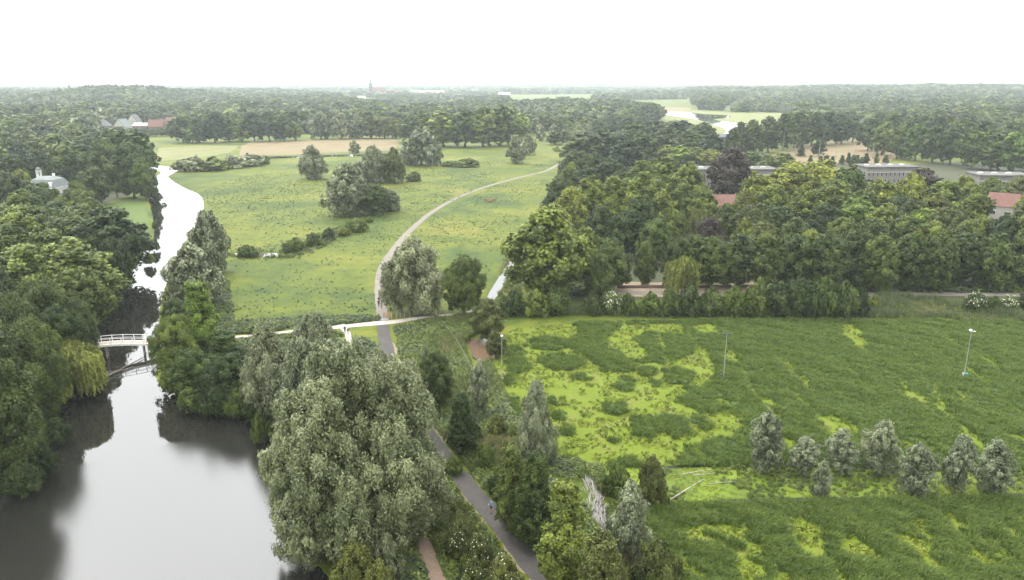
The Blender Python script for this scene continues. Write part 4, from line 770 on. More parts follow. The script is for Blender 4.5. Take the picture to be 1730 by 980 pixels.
plant((108.3,163.7,3.6,3.7), 'shrub', 'mid', 'green shrub between the two flowering shrubs at the reed edge')
plant((115.7,162.8,4.7,6.1), 'shrub', 'deep', 'dark shrub cut by the picture edge at the reeds')
plant((58.9,173.8,5.4,3.7), 'pollard', 'mid', 'pale young tree poking above the hedge at the sandy yard')
many([(-183.7,442.1,8.2,17.8),(-173.9,445.2,7.5,18.6),(-167.3,457.8,7.4,18.4),(-161.0,471.0,7.2,17.5),(-156.3,481.5,5.2,9.7),(-191.0,439.1,6.1,12.3)], 'shrub', ('silver','mid','silver'), 'rounded willow scrub along the river bend below the hay field', 'willow scrub below the hay field')
for q, lb in [((-78.3,218.8,3.6,6.3), 'low bush where the creek meets the river bank'), ((-66.3,226.1,4.2,7.2), 'green bush beside the creek, lower one'), ((-62.5,234.8,4.0,6.4), 'green bush beside the creek, middle one'), ((-59.8,243.1,4.1,5.0), 'dark bush at the open creek pool'), ((-56.8,251.0,2.83,5.6), 'pale yellow-green bush beside the creek'), ((-53.5,258.3,4.6,8.6), 'largest bush at the upper end of the creek'), ((-52.3,275.5,2.42,3.0), 'tiny bush by the meadow willow'), ((-27.0,464.3,5.0,16.5), 'long low bush in the back meadow'), ((-38.1,467.6,3.2,10.9), 'low bush beside the tall back willow clump'), ((-50.9,396.0,4.9,9.2), 'small bush by the meadow willow pair'), ((-52.2,149.4,1.93,6.1), 'low weedy mound at the meadow edge above the shell path')]:
    plant(q, 'shrub', 'lime' if 'yellow' in lb else 'oak' if 'dark' in lb else 'mid', lb)
many([(-5.6,71.6,4.4,3.8),(-3.3,69.2,4.5,3.8),(-1.02,66.1,4.3,3.9),(-3.9,65.0,4.6,3.9)], 'shrub', 'olive', 'bramble shrub with white flowers between the two paths', 'flowering brambles between the paths')
for i, o in enumerate([o for o in list(COL.objects) if o.get('group') == 'flowering brambles between the paths']): blossom(o, 20 + i, 120, .15)
many([(-8.0,80.0,3.9,2.81),(-12.9,67.5,5.6,4.2),(-15.9,66.1,5.8,4.8),(-12.9,62.6,6.0,4.0)], 'shrub', ('olive','silver','olive'), 'low willow growth around the foot of the giant willow', 'growth under the giant willow')
many([(-50.3,109.8,4.0,4.3),(-46.1,108.7,5.0,5.0),(-42.3,108.3,4.6,4.6),(-39.3,106.2,5.1,4.0),(-56.9,117.6,4.2,4.3),(-36.3,99.7,4.2,2.89)], 'shrub', ('mid','oak'), 'leafy bush dipping into the pond below the bank trees', 'bushes dipping into the pond')
many([(-3.6,91.8,3.5,3.2),(-1.48,84.3,4.1,3.2),(-2.17,101.6,3.3,2.94),(-7.8,90.2,2.59,2.65),(-5.6,99.7,2.79,2.55),(6.6,79.0,2.36,2.79)], 'shrub', ('mid','oak','olive'), 'scrubby bush on the verge between asphalt path and ditch', 'verge bushes')
many([(-61.8,85.7,4.6,5.2),(-61.9,90.2,4.7,3.9),(-65.4,99.7,3.7,3.4)], 'shrub', 'deep', 'dark low bush at the wooded pond edge', 'dark pond edge bushes')
many([(-110.1,228.6,3.3,3.3),(-103.2,209.8,3.1,3.4),(-125.9,263.8,2.54,2.71)], 'shrub', ('deep','mid'), 'small waterside bush along the lawn bank of the river', 'lawn bank bushes')
many([(187.7,481.5,5.5,4.5),(192.6,478.0,5.5,3.7),(206.3,478.0,5.9,4.4),(211.9,481.5,7.0,4.5),(215.9,478.0,5.9,3.7),(221.1,478.0,7.3,5.2),(229.4,481.5,7.0,4.5),(237.1,485.1,5.2,4.5),(217.0,474.5,5.1,3.3),(198.6,474.5,5.5,4.4),(207.1,464.3,7.1,5.7),(189.5,461.0,7.4,6.4)], 'alder', ('oak','deep'), 'small young tree between the tan field and the flat roofs', 'young trees by the tan field')
many([(-3.9,1733.5,12.0,6.6),(6.4,1677.2,12.0,6.4),(14.1,1687.9,13.0,7.7),(23.4,1624.5,12.0,6.2),(40.9,1687.9,13.0,7.7),(49.0,1575.0,12.0,6.0),(57.9,1624.5,12.0,6.2)], 'spruce', 'spruce', 'tiny pointed conifer in front of the pale far field', 'tiny conifers')

many([(-404.1,749.3,8.0,11.5),(-391.6,747.2,7.0,10.3),(-381.1,749.3,8.0,11.5),(-368.8,747.2,7.0,10.3),(-353.9,737.6,7.0,10.2),(-339.5,728.2,7.0,10.0),(-330.0,729.8,8.0,11.2),(-324.9,741.4,9.0,12.5),(-326.5,756.3,11.0,12.7),(-370.5,785.0,6.0,6.0)], ('oak','lime'), ('oak','mid'), 'small garden tree hiding the foot of the village houses', 'village garden trees')
# dead trees: pale bare poles
def dead_tree(q, label, group=None, seed=0, branchy=True):
    x, y, h, w = q; e = empty('dead_tree', (x, y, 0)); tag(e, label, 'dead tree', group); g = np.random.default_rng(seed + 5)
    MB().tube([(0, 0, -.2), (.02 * h * g.uniform(-1, 1), 0, h * .3), (.03 * h * g.uniform(-1, 1), .02 * h, h * .65), (.04 * h * g.uniform(-1, 1), 0, h)], [.022 * h, .018 * h, .013 * h, .004 * h], 7).build('trunk', M_dead, e, True)
    for i in range(6 if branchy else 4):
        a = g.uniform(0, 6.28); z = h * g.uniform(.35, .92); L = h * g.uniform(.10, .25) * (1 if branchy else .5)
        MB().tube([(0, 0, z), (math.cos(a) * L * .5, math.sin(a) * L * .5, z + L * .2), (math.cos(a) * L, math.sin(a) * L, z + L * .6)], [.009 * h, .006 * h, .002 * h], 5).build('branch', M_dead, e, True)
dead_tree((-176.5,337.5,16.5,6.6), 'bare dead tree with pale branches beside the lawn')
for i, q in enumerate([(208.2,519.9,12.6,3.2),(219.9,519.9,11.5,3.2),(230.6,515.8,11.0,3.2),(242.9,515.8,11.8,3.2),(258.9,524.1,11.2,3.2),(274.0,528.3,13.2,3.3),(293.6,541.4,14.8,3.3),(185.4,559.9,14.0,3.4),(200.8,569.6,12.9,3.5),(196.7,532.6,11.3,2.46)]):
    dead_tree(q, 'bare pole-like dead trunk in the line along the tan field, ' + ORD[[3, 4, 5, 6, 7, 8, 9, 0, 1, 2][i]] + ' from left', 'dead trunks by the tan field', i, False)

# ------------------------------------------------------------------ far woodland (one mass of thousands of crowns)
FK = [('oak', 'oak'), ('oak', 'mid'), ('lime', 'deep'), ('lime', 'mid'), ('oak', 'deep'), ('willow', 'silver'), ('lime', 'fresh'), ('oak', 'copper'), ('spruce', 'spruce'), ('lime', 'olive')]
fp = []; fh = []; fw = []
for i, (sp, mt) in enumerate(FK):
    cm, tm, H, Wd = proto(sp, 3, i % 2); fp.append(proto_obj(cm, LM[mt])); fh.append(H); fw.append(Wd)
WOODS = [  # outline, spacing, mean height
 ([(-655.4,623.7),(-363.5,661.2),(-412.5,768.5),(-334.1,768.5),(-322.7,751.1),(-259.3,759.7),(-203.3,768.5),(-104.3,777.5),(-127.7,1013.7),(-201.2,1173.1),(-327.2,1625.3),(-527.2,2280.9),(-2705.2,2280.9)], 11.5, 17),
 ([(-2705.2,2280.9),(-527.2,2280.9),(-1127.9,3428.2),(-2092.8,4903.4),(-6537.6,4903.4)], 17.0, 20),
 ([(-103.1,768.5),(2.82,734.5),(22.1,825.8),(77.8,751.1),(144.8,880.3),(192.5,1029.3),(234.4,1310.1),(107.1,1482.8),(-5.4,1420.4),(-164.5,1310.1)], 9.0, 16),
 ([(287.1,805.8),(344.7,768.5),(320.1,688.7),(333.7,623.7),(447.3,559.9),(576.9,559.9),(1648.3,1625.3),(598.8,1625.3),(401.5,1096.6)], 11.5, 17),
 ([(385.8,1665.3),(598.8,1625.3),(1771.8,1625.3),(3618.1,3115.3),(615.8,2854.6),(480.4,2011.0)], 14.0, 18),
 ([(615.8,2854.6),(3618.1,3115.3),(7065.4,5722.9),(1256.5,5281.6)], 26.0, 19),
 ([(346.8,1420.4),(371.5,1391.1),(455.0,1707.2),(416.1,1707.2)], 8.0, 22),
 ([(374.0,1310.1),(423.8,1310.1),(468.9,1450.9),(413.7,1450.9)], 8.0, 15), ([(428.8,1310.1),(474.5,1285.1),(546.7,1482.8),(484.7,1482.8)], 8.0, 16),
 ([(31.2,623.7),(48.5,629.6),(133.0,868.8),(56.6,777.5)], 10, 9),
 # hedgerows and copses around the town
 ([(-327.2,1625.3),(-164.5,1310.1),(-91.8,1420.4),(-104.9,1625.3),(-206.2,1550.8),(-307.0,1797.8)], 14.0, 12), ([(-133.1,1846.8),(-7.0,1846.8),(-7.9,2072.3),(-149.3,2072.3)], 15.0, 14),
 ([(212.1,2072.3),(478.0,2137.5),(546.3,2444.8),(268.5,2444.8)], 17.0, 15), ([(-343.2,2011.0),(-237.7,1898.5),(-165.0,2072.3),(-194.5,2444.8),(-416.7,2444.8)], 17.0, 12),
 ([(-564.9,2444.8),(-316.9,2535.9),(-51.9,2739.8),(-56.4,2979.3),(-687.7,2979.3)], 26.0, 13), ([(-11.8,3115.3),(341.8,3115.3),(642.6,2979.3),(739.0,3428.2),(-13.3,3516.5)], 20.0, 15),
 ([(-1127.9,3428.2),(-13.6,3609.4),(777.8,3609.4),(985.3,4575.6),(-1503.8,4575.6)], 36.0, 15), ([(-2092.8,4903.4),(1166.8,4903.4),(1633.5,6870.2),(-2929.9,6870.2)], 60.0, 17), ([(-7040.5,5281.6),(6521.9,5281.6),(10598.1,8591.2),(-11440.8,8591.2)], 95.0, 20),
]
CLEAR = [[(-413.7,759.7),(-475.3,868.8),(-445.0,916.5),(-382.1,892.0),(-319.1,742.7)], [(-271.3,1587.2),(-223.1,1587.2),(-252.5,1797.8),(-307.0,1797.8)], [(-364.1,2915.6),(-258.2,2915.6),(-311.1,3516.5),(-438.8,3516.5)], [(-583.1,3045.8),(-444.8,3045.8),(-556.0,3810.7),(-728.9,3810.7)],
 [(214.4,1310.1),(187.0,648.2),(327.5,892.0),(488.1,1336.1),(381.3,1336.1),(300.5,1550.8)], [(181.9,541.4),(310.6,703.3),(273.9,541.4),(238.6,485.1)], [(283.1,688.7),(363.6,825.8),(351.8,768.5),(301.3,674.6)]]
PX, PY, PH = [], [], []
for poly, step, hh in WOODS:
    x, y = jitter_grid(poly, step)
    for i, c in enumerate(CLEAR):
        if i == 4 and hh in (22, 15, 16): continue
        k = ~inpoly(x, y, c); x, y = x[k], y[k]
    k = noise2(x / 60, y / 60, 31) > .12; x, y = x[k], y[k]
    PX.append(x); PY.append(y); PH.append(hh * (0.72 + .5 * noise2(x / 90, y / 90, 32)) * R.uniform(.82, 1.2, len(x)) * (1 + np.clip(step - 12, 0, 60) / 140))
PX, PY, PH = map(np.concatenate, (PX, PY, PH)); STEP = np.concatenate([np.full(0, 0)])
spn = noise2(PX / 45, PY / 45, 33) * .7 + R.uniform(0, .3, len(PX)); idx = np.digitize(spn, [.22, .34, .44, .54, .66, .71, .80, .815, .84])
ridge = (hill(PX, PY) > 22) & (PX < -500) & (PX > -1250) & (R.uniform(size=len(PX)) < .55); idx[ridge] = 8; PH[ridge] *= 1.12
FH = np.array(fh); FW = np.array(fw); WD = np.clip(PH * R.uniform(.8, 1.5, len(PX)), 9, 30); WD = np.where(PY > 2200, WD * 1.5, WD); WD = np.where(PY > 4500, WD * 1.8, WD); WD = np.where(idx == 8, PH * .36, WD)
SCL = np.c_[WD / FW[idx], WD / FW[idx] * R.uniform(.85, 1.15, len(PX)), PH / FH[idx]]
scatter_object('far_woodland', np.c_[PX, PY, hill(PX, PY) - .3], fp, idx, np.c_[np.zeros(len(PX)), np.zeros(len(PX)), R.uniform(0, 6.28, len(PX))], SCL, 'continuous far woodland of green crowns fading into the haze')
print('far trees', len(PX))

# ------------------------------------------------------------------ sedge, tussocks, herbs, reeds
M_sedge = leafmat('sedge_blades', (0.050, 0.082, 0.013), (0.134, 0.184, 0.038), .3, .3)
M_tus = leafmat('tussock_leaves', (0.030, 0.046, 0.018), (0.060, 0.085, 0.028), .2, .3)
M_herb = leafmat('herb_leaves', (0.058, 0.082, 0.020), (0.125, 0.150, 0.038), .25, .35)
M_straw = leafmat('dry_grass', (0.13, 0.125, 0.055), (0.22, 0.20, 0.10), .25, .2)
M_reed = leafmat('reed_blades', (0.050, 0.072, 0.026), (0.105, 0.130, 0.055), .25, .2)
M_weed = leafmat('duckweed_sprigs', (0.085, 0.115, 0.008), (0.17, 0.20, 0.018), .2, .2)
def fld(pts_fn, n): return pts_fn
sx, sy = [], []
for poly, n in ((FIELD1, 52000), (FIELD2, 17000)):
    x, y = scatter_poly(poly, n); sx.append(x); sy.append(y)
sx, sy = np.concatenate(sx), np.concatenate(sy); k = sedge_mask(sx, sy) & (sx < sy * .78 + 3); sx, sy = sx[k], sy[k]
gx_ = np.clip(((sx + 2) / .6).astype(int), 0, SGX.shape[1] - 1); gy_ = np.clip(((sy - 62) / .6).astype(int), 0, SGX.shape[0] - 1)
sz_ = Z[gy_, gx_] * .75
n = len(sx); print('sedge', n)
sc_ = R.uniform(.7, 1.25, n) * (.72 + .56 * noise2((sx * .62 + sy * .78) * .5, (sx * .78 - sy * .62) * .2, 41))
scatter_object('sedge', np.c_[sx, sy, sz_], [proto_obj(tuft_mesh(i, 16, .55, .34, .07, (.3, -.1), .6), M_sedge) for i in range(4)], R.integers(0, 4, n), np.c_[np.zeros(n), np.zeros(n), R.uniform(-.5, .5, n)], np.c_[sc_ * 1.1, sc_ * 1.1, sc_], 'dark green wind-combed sedge filling the marsh cells')
# tiny sprigs over the duckweed
x, y = scatter_poly(FIELD1, 26000); x2, y2 = scatter_poly(FIELD2, 9000); x, y = np.r_[x, x2], np.r_[y, y2]; k = ~sedge_mask(x, y) & (noise2(x * .6, y * .6, 43) > .38); x, y = x[k], y[k]; n = len(x)
s_ = R.uniform(.4, 1.2, n); pk = np.where(R.uniform(size=n) < .10 + .45 * (noise2(x * .9, y * .9, 49) > .62), 2, R.integers(0, 2, n))
scatter_object('duckweed_sprigs', np.c_[x, y, np.full(n, .03)], [proto_obj(herb_mesh(50, 16, .16, .34, .2), M_weed), proto_obj(herb_mesh(51, 16, .2, .3, .2), M_weed), proto_obj(tuft_mesh(52, 10, .45, .2, .07, (.2, 0)), M_sedge)], pk, np.c_[np.zeros(n), np.zeros(n), R.uniform(0, 6.28, n)], np.c_[s_, s_, s_], 'bright yellow-green low growth over the marsh floor')
# meadow tussocks
MEAD = [(-146.6,360.4),(-148.8,411.2),(-129.6,485.1),(-59.0,461.0),(31.4,541.4),(28.2,454.5),(6.0,303.5),(-7.0,193.6),(-8.8,165.5),(-26.4,157.5),(-38.6,154.2),(-56.5,147.5),(-81.6,214.2),(-124.3,307.9)]
x, y = scatter_poly(MEAD, 20000); d = segdist(x, y, [(-28.0,156.2),(-33.0,181.8),(-36.5,226.1),(-32.0,296.3),(-10.4,379.6),(20.7,445.2),(33.7,500.0)], False)
dens = noise2(x * .05, y * .04, 45) * .72 + noise2(x * .3, y * .3, 46) * .28 + np.clip((-x + 4) / 110, -.26, .14); k = (d > 2) & (dens > .53 + R.uniform(-.15, .13, len(x))); x, y = x[k], y[k]; n = len(x); print('tussock', n)
s_ = R.uniform(.2, .62, n) * (.55 + .7 * noise2(x * .2, y * .2, 47)); pk = R.integers(0, 3, n)
scatter_object('meadow_tussocks', np.c_[x, y, np.zeros(n)], [proto_obj(herb_mesh(60 + i, 34, .55, .55, .26), M_tus) for i in range(2)] + [proto_obj(herb_mesh(63, 30, .4, .7, .26), M_herb)], pk, np.c_[np.zeros(n), np.zeros(n), R.uniform(0, 6.28, n)], np.c_[s_, s_, s_], 'scattered dark thistle and rush tufts dotting the grazed meadow')
# rough herbs on verges and banks
hx, hy = [], []
VERGE = [(-24.7,152.5),(-9.9,161.0),(-1.91,155.4),(-8.4,146.3),(-9.7,142.0),(-6.5,123.4),(-3.0,108.7),(3.9,90.2),(8.7,82.9),(11.2,71.0),(12.6,64.3),(5.3,64.3),(-5.1,90.2),(-10.7,101.6),(-18.6,123.4)]
VERGE2 = [(-17.7,63.4),(-15.7,79.0),(-13.1,91.8),(-8.8,89.5),(0.92,67.5),(2.03,63.4)]
BANKP = [(11.5,91.3),(33.1,92.0),(50.3,91.3),(85.6,90.1),(81.0,84.5),(63.7,84.0),(31.7,83.1),(19.2,82.3),(13.9,80.8),(11.7,85.0)]
WOODEDGE = [(-55.2,143.8),(-37.5,149.4),(-26.4,142.0),(-21.2,123.4),(-12.1,96.9),(-15.4,81.6),(-26.6,82.9),(-35.6,100.6),(-40.9,111.0),(-52.6,114.4),(-59.8,122.0),(-70.7,149.4),(-83.6,193.6),(-75.0,193.6)]
NORTH = [(-1.97,161.0),(79.7,158.3),(113.8,155.0),(121.5,166.5),(88.1,176.4),(82.6,164.6),(-0.68,166.9)]
DRAINB = [(-4.6,169.3),(0.50,206.9),(5.9,247.0),(22.2,354.4),(25.0,354.4),(7.6,239.3),(5.0,176.4),(-0.68,166.5)]
DRAINW = [(-6.9,170.3),(-1.72,214.2),(2.97,249.0),(18.0,354.4),(20.6,360.4),(3.8,249.0),(-1.20,214.2),(-6.2,176.4)]
EDGE = [(-4.3,131.5),(-2.38,123.4),(-0.47,111.0),(2.35,101.6),(6.2,93.5),(11.7,91.8),(12.2,84.3),(9.2,88.4),(4.7,90.7),(0.84,98.4),(-2.53,110.5),(-3.7,120.7),(-6.2,131.5)]
EDGE2 = [(11.7,82.9),(15.2,80.8),(14.8,72.6),(16.7,66.1),(17.0,62.6),(14.2,63.4),(11.8,71.0),(10.5,76.6)]
LEFTB = [(-64.4,87.5),(-63.1,92.6),(-67.5,101.0),(-71.7,108.7),(-71.6,114.7),(-69.4,120.7),(-74.9,129.7),(-82.1,134.6),(-83.2,123.4),(-79.8,108.7),(-70.9,90.2)]
PARKF = [(4.9,173.8),(18.8,249.0),(85.5,230.4),(148.5,214.2),(130.4,179.6),(67.7,179.6),(23.9,178.5)]
STRIP = [(-59.9,155.4),(-39.7,159.2),(-29.4,159.7),(-28.6,155.0),(-38.1,152.1),(-56.7,146.3)]
allp = []
for poly, n in ((VERGE, 9000), (VERGE2, 4200), (BANKP, 2000), (WOODEDGE, 6500), (NORTH, 5200), (EDGE, 2600), (EDGE2, 900), (LEFTB, 1800), (PARKF, 2600), (DRAINB, 700), (DRAINW, 500), (STRIP, 1800)):
    x, y = scatter_poly(poly, n); hx.append(x); hy.append(y); allp.append(np.full(n, len(allp)))
cl = np.array(smooth_line([(-83.9,223.6),(-75.5,222.0),(-68.8,221.2),(-65.1,224.5),(-62.5,233.9),(-61.0,245.0),(-62.3,257.3),(-56.1,267.2)], 30)); q = R.integers(0, len(cl), 900); hx.append(cl[q, 0] + R.normal(0, 1.6, 900)); hy.append(cl[q, 1] + R.normal(0, 2.6, 900)); allp.append(np.full(900, 0))
x, y, zone = map(np.concatenate, (hx, hy, allp))
keep = segdist(x, y, AS, False) > 1.9
for ln, wdt in (([(-5.1,61.7),(-6.2,64.3),(-8.1,69.0),(-9.7,73.7),(-11.6,78.4),(-12.9,81.6),(-16.8,90.2)], 1.25), ([(-56.1,145.6),(-41.6,150.9),(-35.7,152.5),(-25.5,155.8),(-10.0,162.8),(-5.1,169.8)], 1.9), ([(-35.0,150.9),(-33.6,147.1),(-30.4,135.3)], 1.1), ([(-0.41,166.9),(29.1,166.0),(82.2,163.7)], .8)): keep &= segdist(x, y, ln, False) > wdt
keep &= ~((zone == 8) & inpoly(x, y, [(23.4,174.9),(26.2,189.9),(40.9,191.1),(73.5,196.1),(67.1,173.8)])); keep &= land(x.copy(), y.copy()) > -.25; keep &= x < y * .78 + 4
x, y, zone = x[keep], y[keep], zone[keep]; n = len(x); print('herbs', n)
nn = noise2(x * .16, y * .16, 51) * .7 + R.uniform(0, .3, n); pk = np.digitize(nn, [.22, .42, .62, .76]); pk = np.where((zone == 2) & (pk == 4), 2, pk); pk = np.where((zone == 4) & (pk < 3) & (y > 0) & (R.uniform(size=n) < .6), 5, pk); pk = np.where((zone == 10), np.where(R.uniform(size=n) < .6, 4, 1), pk); pk = np.where((zone == 2) & (noise2(x * .25, y * .25, 53) > .62), 6, pk); pk = np.where((zone == 11) | (zone == 3), np.where(R.uniform(size=n) < .5, 0, pk), pk)
pk = np.where(zone == 8, R.choice([0, 2], n), pk); s_ = R.uniform(.6, 1.35, n) * np.where(zone == 2, .55, np.where(zone == 8, 2.0, 1.0))
scatter_object('herb_growth', np.c_[x, y, land(x.copy(), y.copy())], [proto_obj(herb_mesh(70, 40, .6, .6, .26), M_tus), proto_obj(herb_mesh(71, 40, .55, .6, .26), M_herb), proto_obj(herb_mesh(72, 44, .7, .55, .24), LM['mid']), proto_obj(tuft_mesh(73, 22, .9, .4, .08, (.12, 0), .4), M_herb), proto_obj(tuft_mesh(74, 22, .7, .45, .07, (.15, 0), .5), M_straw), proto_obj(tuft_mesh(75, 24, 1.5, .5, .09, (.12, 0), .25), M_reed), proto_obj(herb_mesh(76, 24, .16, .6, .24), M_weed)], pk, np.c_[np.zeros(n), np.zeros(n), R.uniform(0, 6.28, n)], np.c_[s_, s_, s_], 'rough herbs, reeds and tall grass along verges and banks')

M_stem = leafmat('glitter_stems', (0.42, 0.40, 0.36), (0.62, 0.60, 0.56), .1, .1)  # whitish stems that imitate the sky glitter on the ditch water by colour
x, y = scatter_poly([(9.4,90.2),(10.9,90.2),(11.2,84.3),(12.0,79.0),(11.8,76.0),(10.5,76.0),(9.0,80.6),(9.7,85.0)], 170); n = len(x); s_ = R.uniform(.6, 1.5, n)
scatter_object('glitter_reed_stems', np.c_[x, y, np.full(n, -.45)], [proto_obj(tuft_mesh(80 + i, 7, .75, .35, .05, (.1, 0), .7), M_stem) for i in range(3)], R.integers(0, 3, n), np.c_[np.zeros(n), np.zeros(n), R.uniform(0, 6.28, n)], np.c_[s_, s_, s_], 'pale reed stems standing in for white glitter on the ditch pool')

# ------------------------------------------------------------------ white footbridge
def footbridge():
    A, B = Vector((*(-88.3,131.5), 0)), Vector((*(-65.1,139.2), 0)); d = B - A; L = d.length; rz = math.atan2(d.y, d.x)
    e = empty('footbridge', (A.x, A.y, -.42), rz); tag(e, 'white arched wooden footbridge crossing the river beside the weeping willow', 'bridge')
    hz_ = lambda s: 1.25 + 1.55 * math.sin(math.pi * min(max(s / L, 0), 1)); ns = 26; st = [L * i / ns for i in range(ns + 1)]; Wb = 1.9
    for i in range(ns):                                   # deck planks in runs
        s0, s1 = st[i] + .02, st[i + 1] - .02; z0, z1 = hz_(s0), hz_(s1); mb = MB(); v = [(s0, -Wb / 2, z0), (s1, -Wb / 2, z1), (s1, Wb / 2, z1), (s0, Wb / 2, z0)]; w = [(a, b, c - .08) for a, b, c in v]
        mb.v = v + w; mb.f = [(0, 1, 2, 3), (7, 6, 5, 4), (0, 4, 5, 1), (1, 5, 6, 2), (2, 6, 7, 3), (3, 7, 4, 0)]; mb.build('plank', M_wood, e)
    for sd in (-1, 1):
        y = sd * (Wb / 2 + .09); mb = MB()
        for i in range(ns):
            s0, s1 = st[i], st[i + 1]; z0, z1 = hz_(s0), hz_(s1); b = len(mb.v)
            mb.v += [(s0, y - .07, z0 - .38), (s1, y - .07, z1 - .38), (s1, y - .07, z1 + .02), (s0, y - .07, z0 + .02), (s0, y + .07, z0 - .38), (s1, y + .07, z1 - .38), (s1, y + .07, z1 + .02), (s0, y + .07, z0 + .02)]
            mb.f += [tuple(b + j for j in q) for q in ((0, 1, 2, 3), (7, 6, 5, 4), (3, 2, 6, 7), (1, 0, 4, 5))]
        mb.build('side_beam', M_white, e)
        for hh, r in ((1.12, .055), (.62, .04)): MB().tube([(s, y + sd * .09, hz_(s) + hh) for s in st], r, 6).build('rail', M_white, e)
        for i in range(0, ns + 1, 2): MB().box((st[i], y + sd * .12, hz_(st[i]) + .38), (.12, .10, 1.6)).build('post', M_white, e)
    for f in (.24, .5, .76):
        for sd in (-.7, .7): MB().tube([(L * f, sd, -1.0), (L * f, sd, hz_(L * f) - .12)], .13, 8).build('pile', M_wood, e)
        MB().box((L * f, 0, hz_(L * f) - .22), (.2, 1.9, .2)).build('cross_beam', M_wood, e)
footbridge()
# earth ramps at both ends of the bridge
for c in ((-88.8,131.2), (-64.6,139.2)): tag(MB().tube([(c[0], c[1], -.6), (c[0], c[1], .45), (c[0], c[1], .72)], [2.6, 1.7, 1.3], 14).build('bridge_ramp', M_bank, None, True), kind='structure')

# ------------------------------------------------------------------ buildings
def window(e, mat_f, c, w, h, rz, arched=False, proud=.05):
    """a frame with a recessed pane, facing local -Y rotated by rz"""
    ca, sa = math.cos(rz), math.sin(rz); fr = MB(); t = .09
    def at(dx, dy, dz): return (c[0] + dx * ca - dy * sa, c[1] + dx * sa + dy * ca, c[2] + dz)
    for dx, dz, bw, bh in ((0, h / 2, w + t, t), (0, -h / 2, w + t * 2, t), (-w / 2, 0, t, h - t), (w / 2, 0, t, h - t)): fr.box(at(dx, -proud, dz), (bw, .12, bh), rz)
    f = fr.build('window', mat_f, e); MB().box(at(0, -proud + .03, 0), (w - t, .04, h - t), rz).build('pane', M_glassy, f); return f
def house(q, label, w, dp, wall_h, roof_h, wall, roof, rz=0.0, hip=False, group=None, nwin=3, chim=True, cat='house', name='house'):
    e = empty(name, (q[0], q[1], q[2] if len(q) > 2 else 0), rz); tag(e, label, cat, group)
    MB().box((0, 0, wall_h / 2 - .5), (w, dp, wall_h + 1)).build('wall', wall, e)
    o = .35; x, y, z0, z1 = w / 2 + o, dp / 2 + o, wall_h + .01, wall_h + roof_h; rx = x - y * .8 if hip else x; mb = MB()
    a, b, c, d, r0, r1 = (-x, -y, z0), (x, -y, z0), (x, y, z0), (-x, y, z0), (-rx, 0, z1), (rx, 0, z1)
    mb.face([a, b, r1, r0]); mb.face([c, d, r0, r1]); mb.face([b, c, r1]); mb.face([d, a, r0]); mb.face([d, c, b, a])
    rf = mb.build('roof', roof, e)
    if not hip:
        for sx in (-1, 1): MB().face([(sx * (w / 2 + .37), -dp / 2 + .4, wall_h + .1), (sx * (w / 2 + .37), dp / 2 - .4, wall_h + .1), (sx * (w / 2 + .37), 0, z1 - .45)]).build('gable', wall, e)
    if chim: MB().box((w * .22, 0, z1 + .1), (.7, .7, 1.5)).build('chimney', M_brick, rf)
    for i in range(nwin): window(e, M_white, (-w / 2 + w * (i + .5) / nwin, -dp / 2, wall_h * .55), w / nwin * .4, min(1.5, wall_h * .4), 0)
    for sx, rr in ((-1, -math.pi / 2), (1, math.pi / 2)): window(e, M_white, (sx * w / 2, 0, wall_h * .55), 1.2, min(1.5, wall_h * .4), rr)
    return e
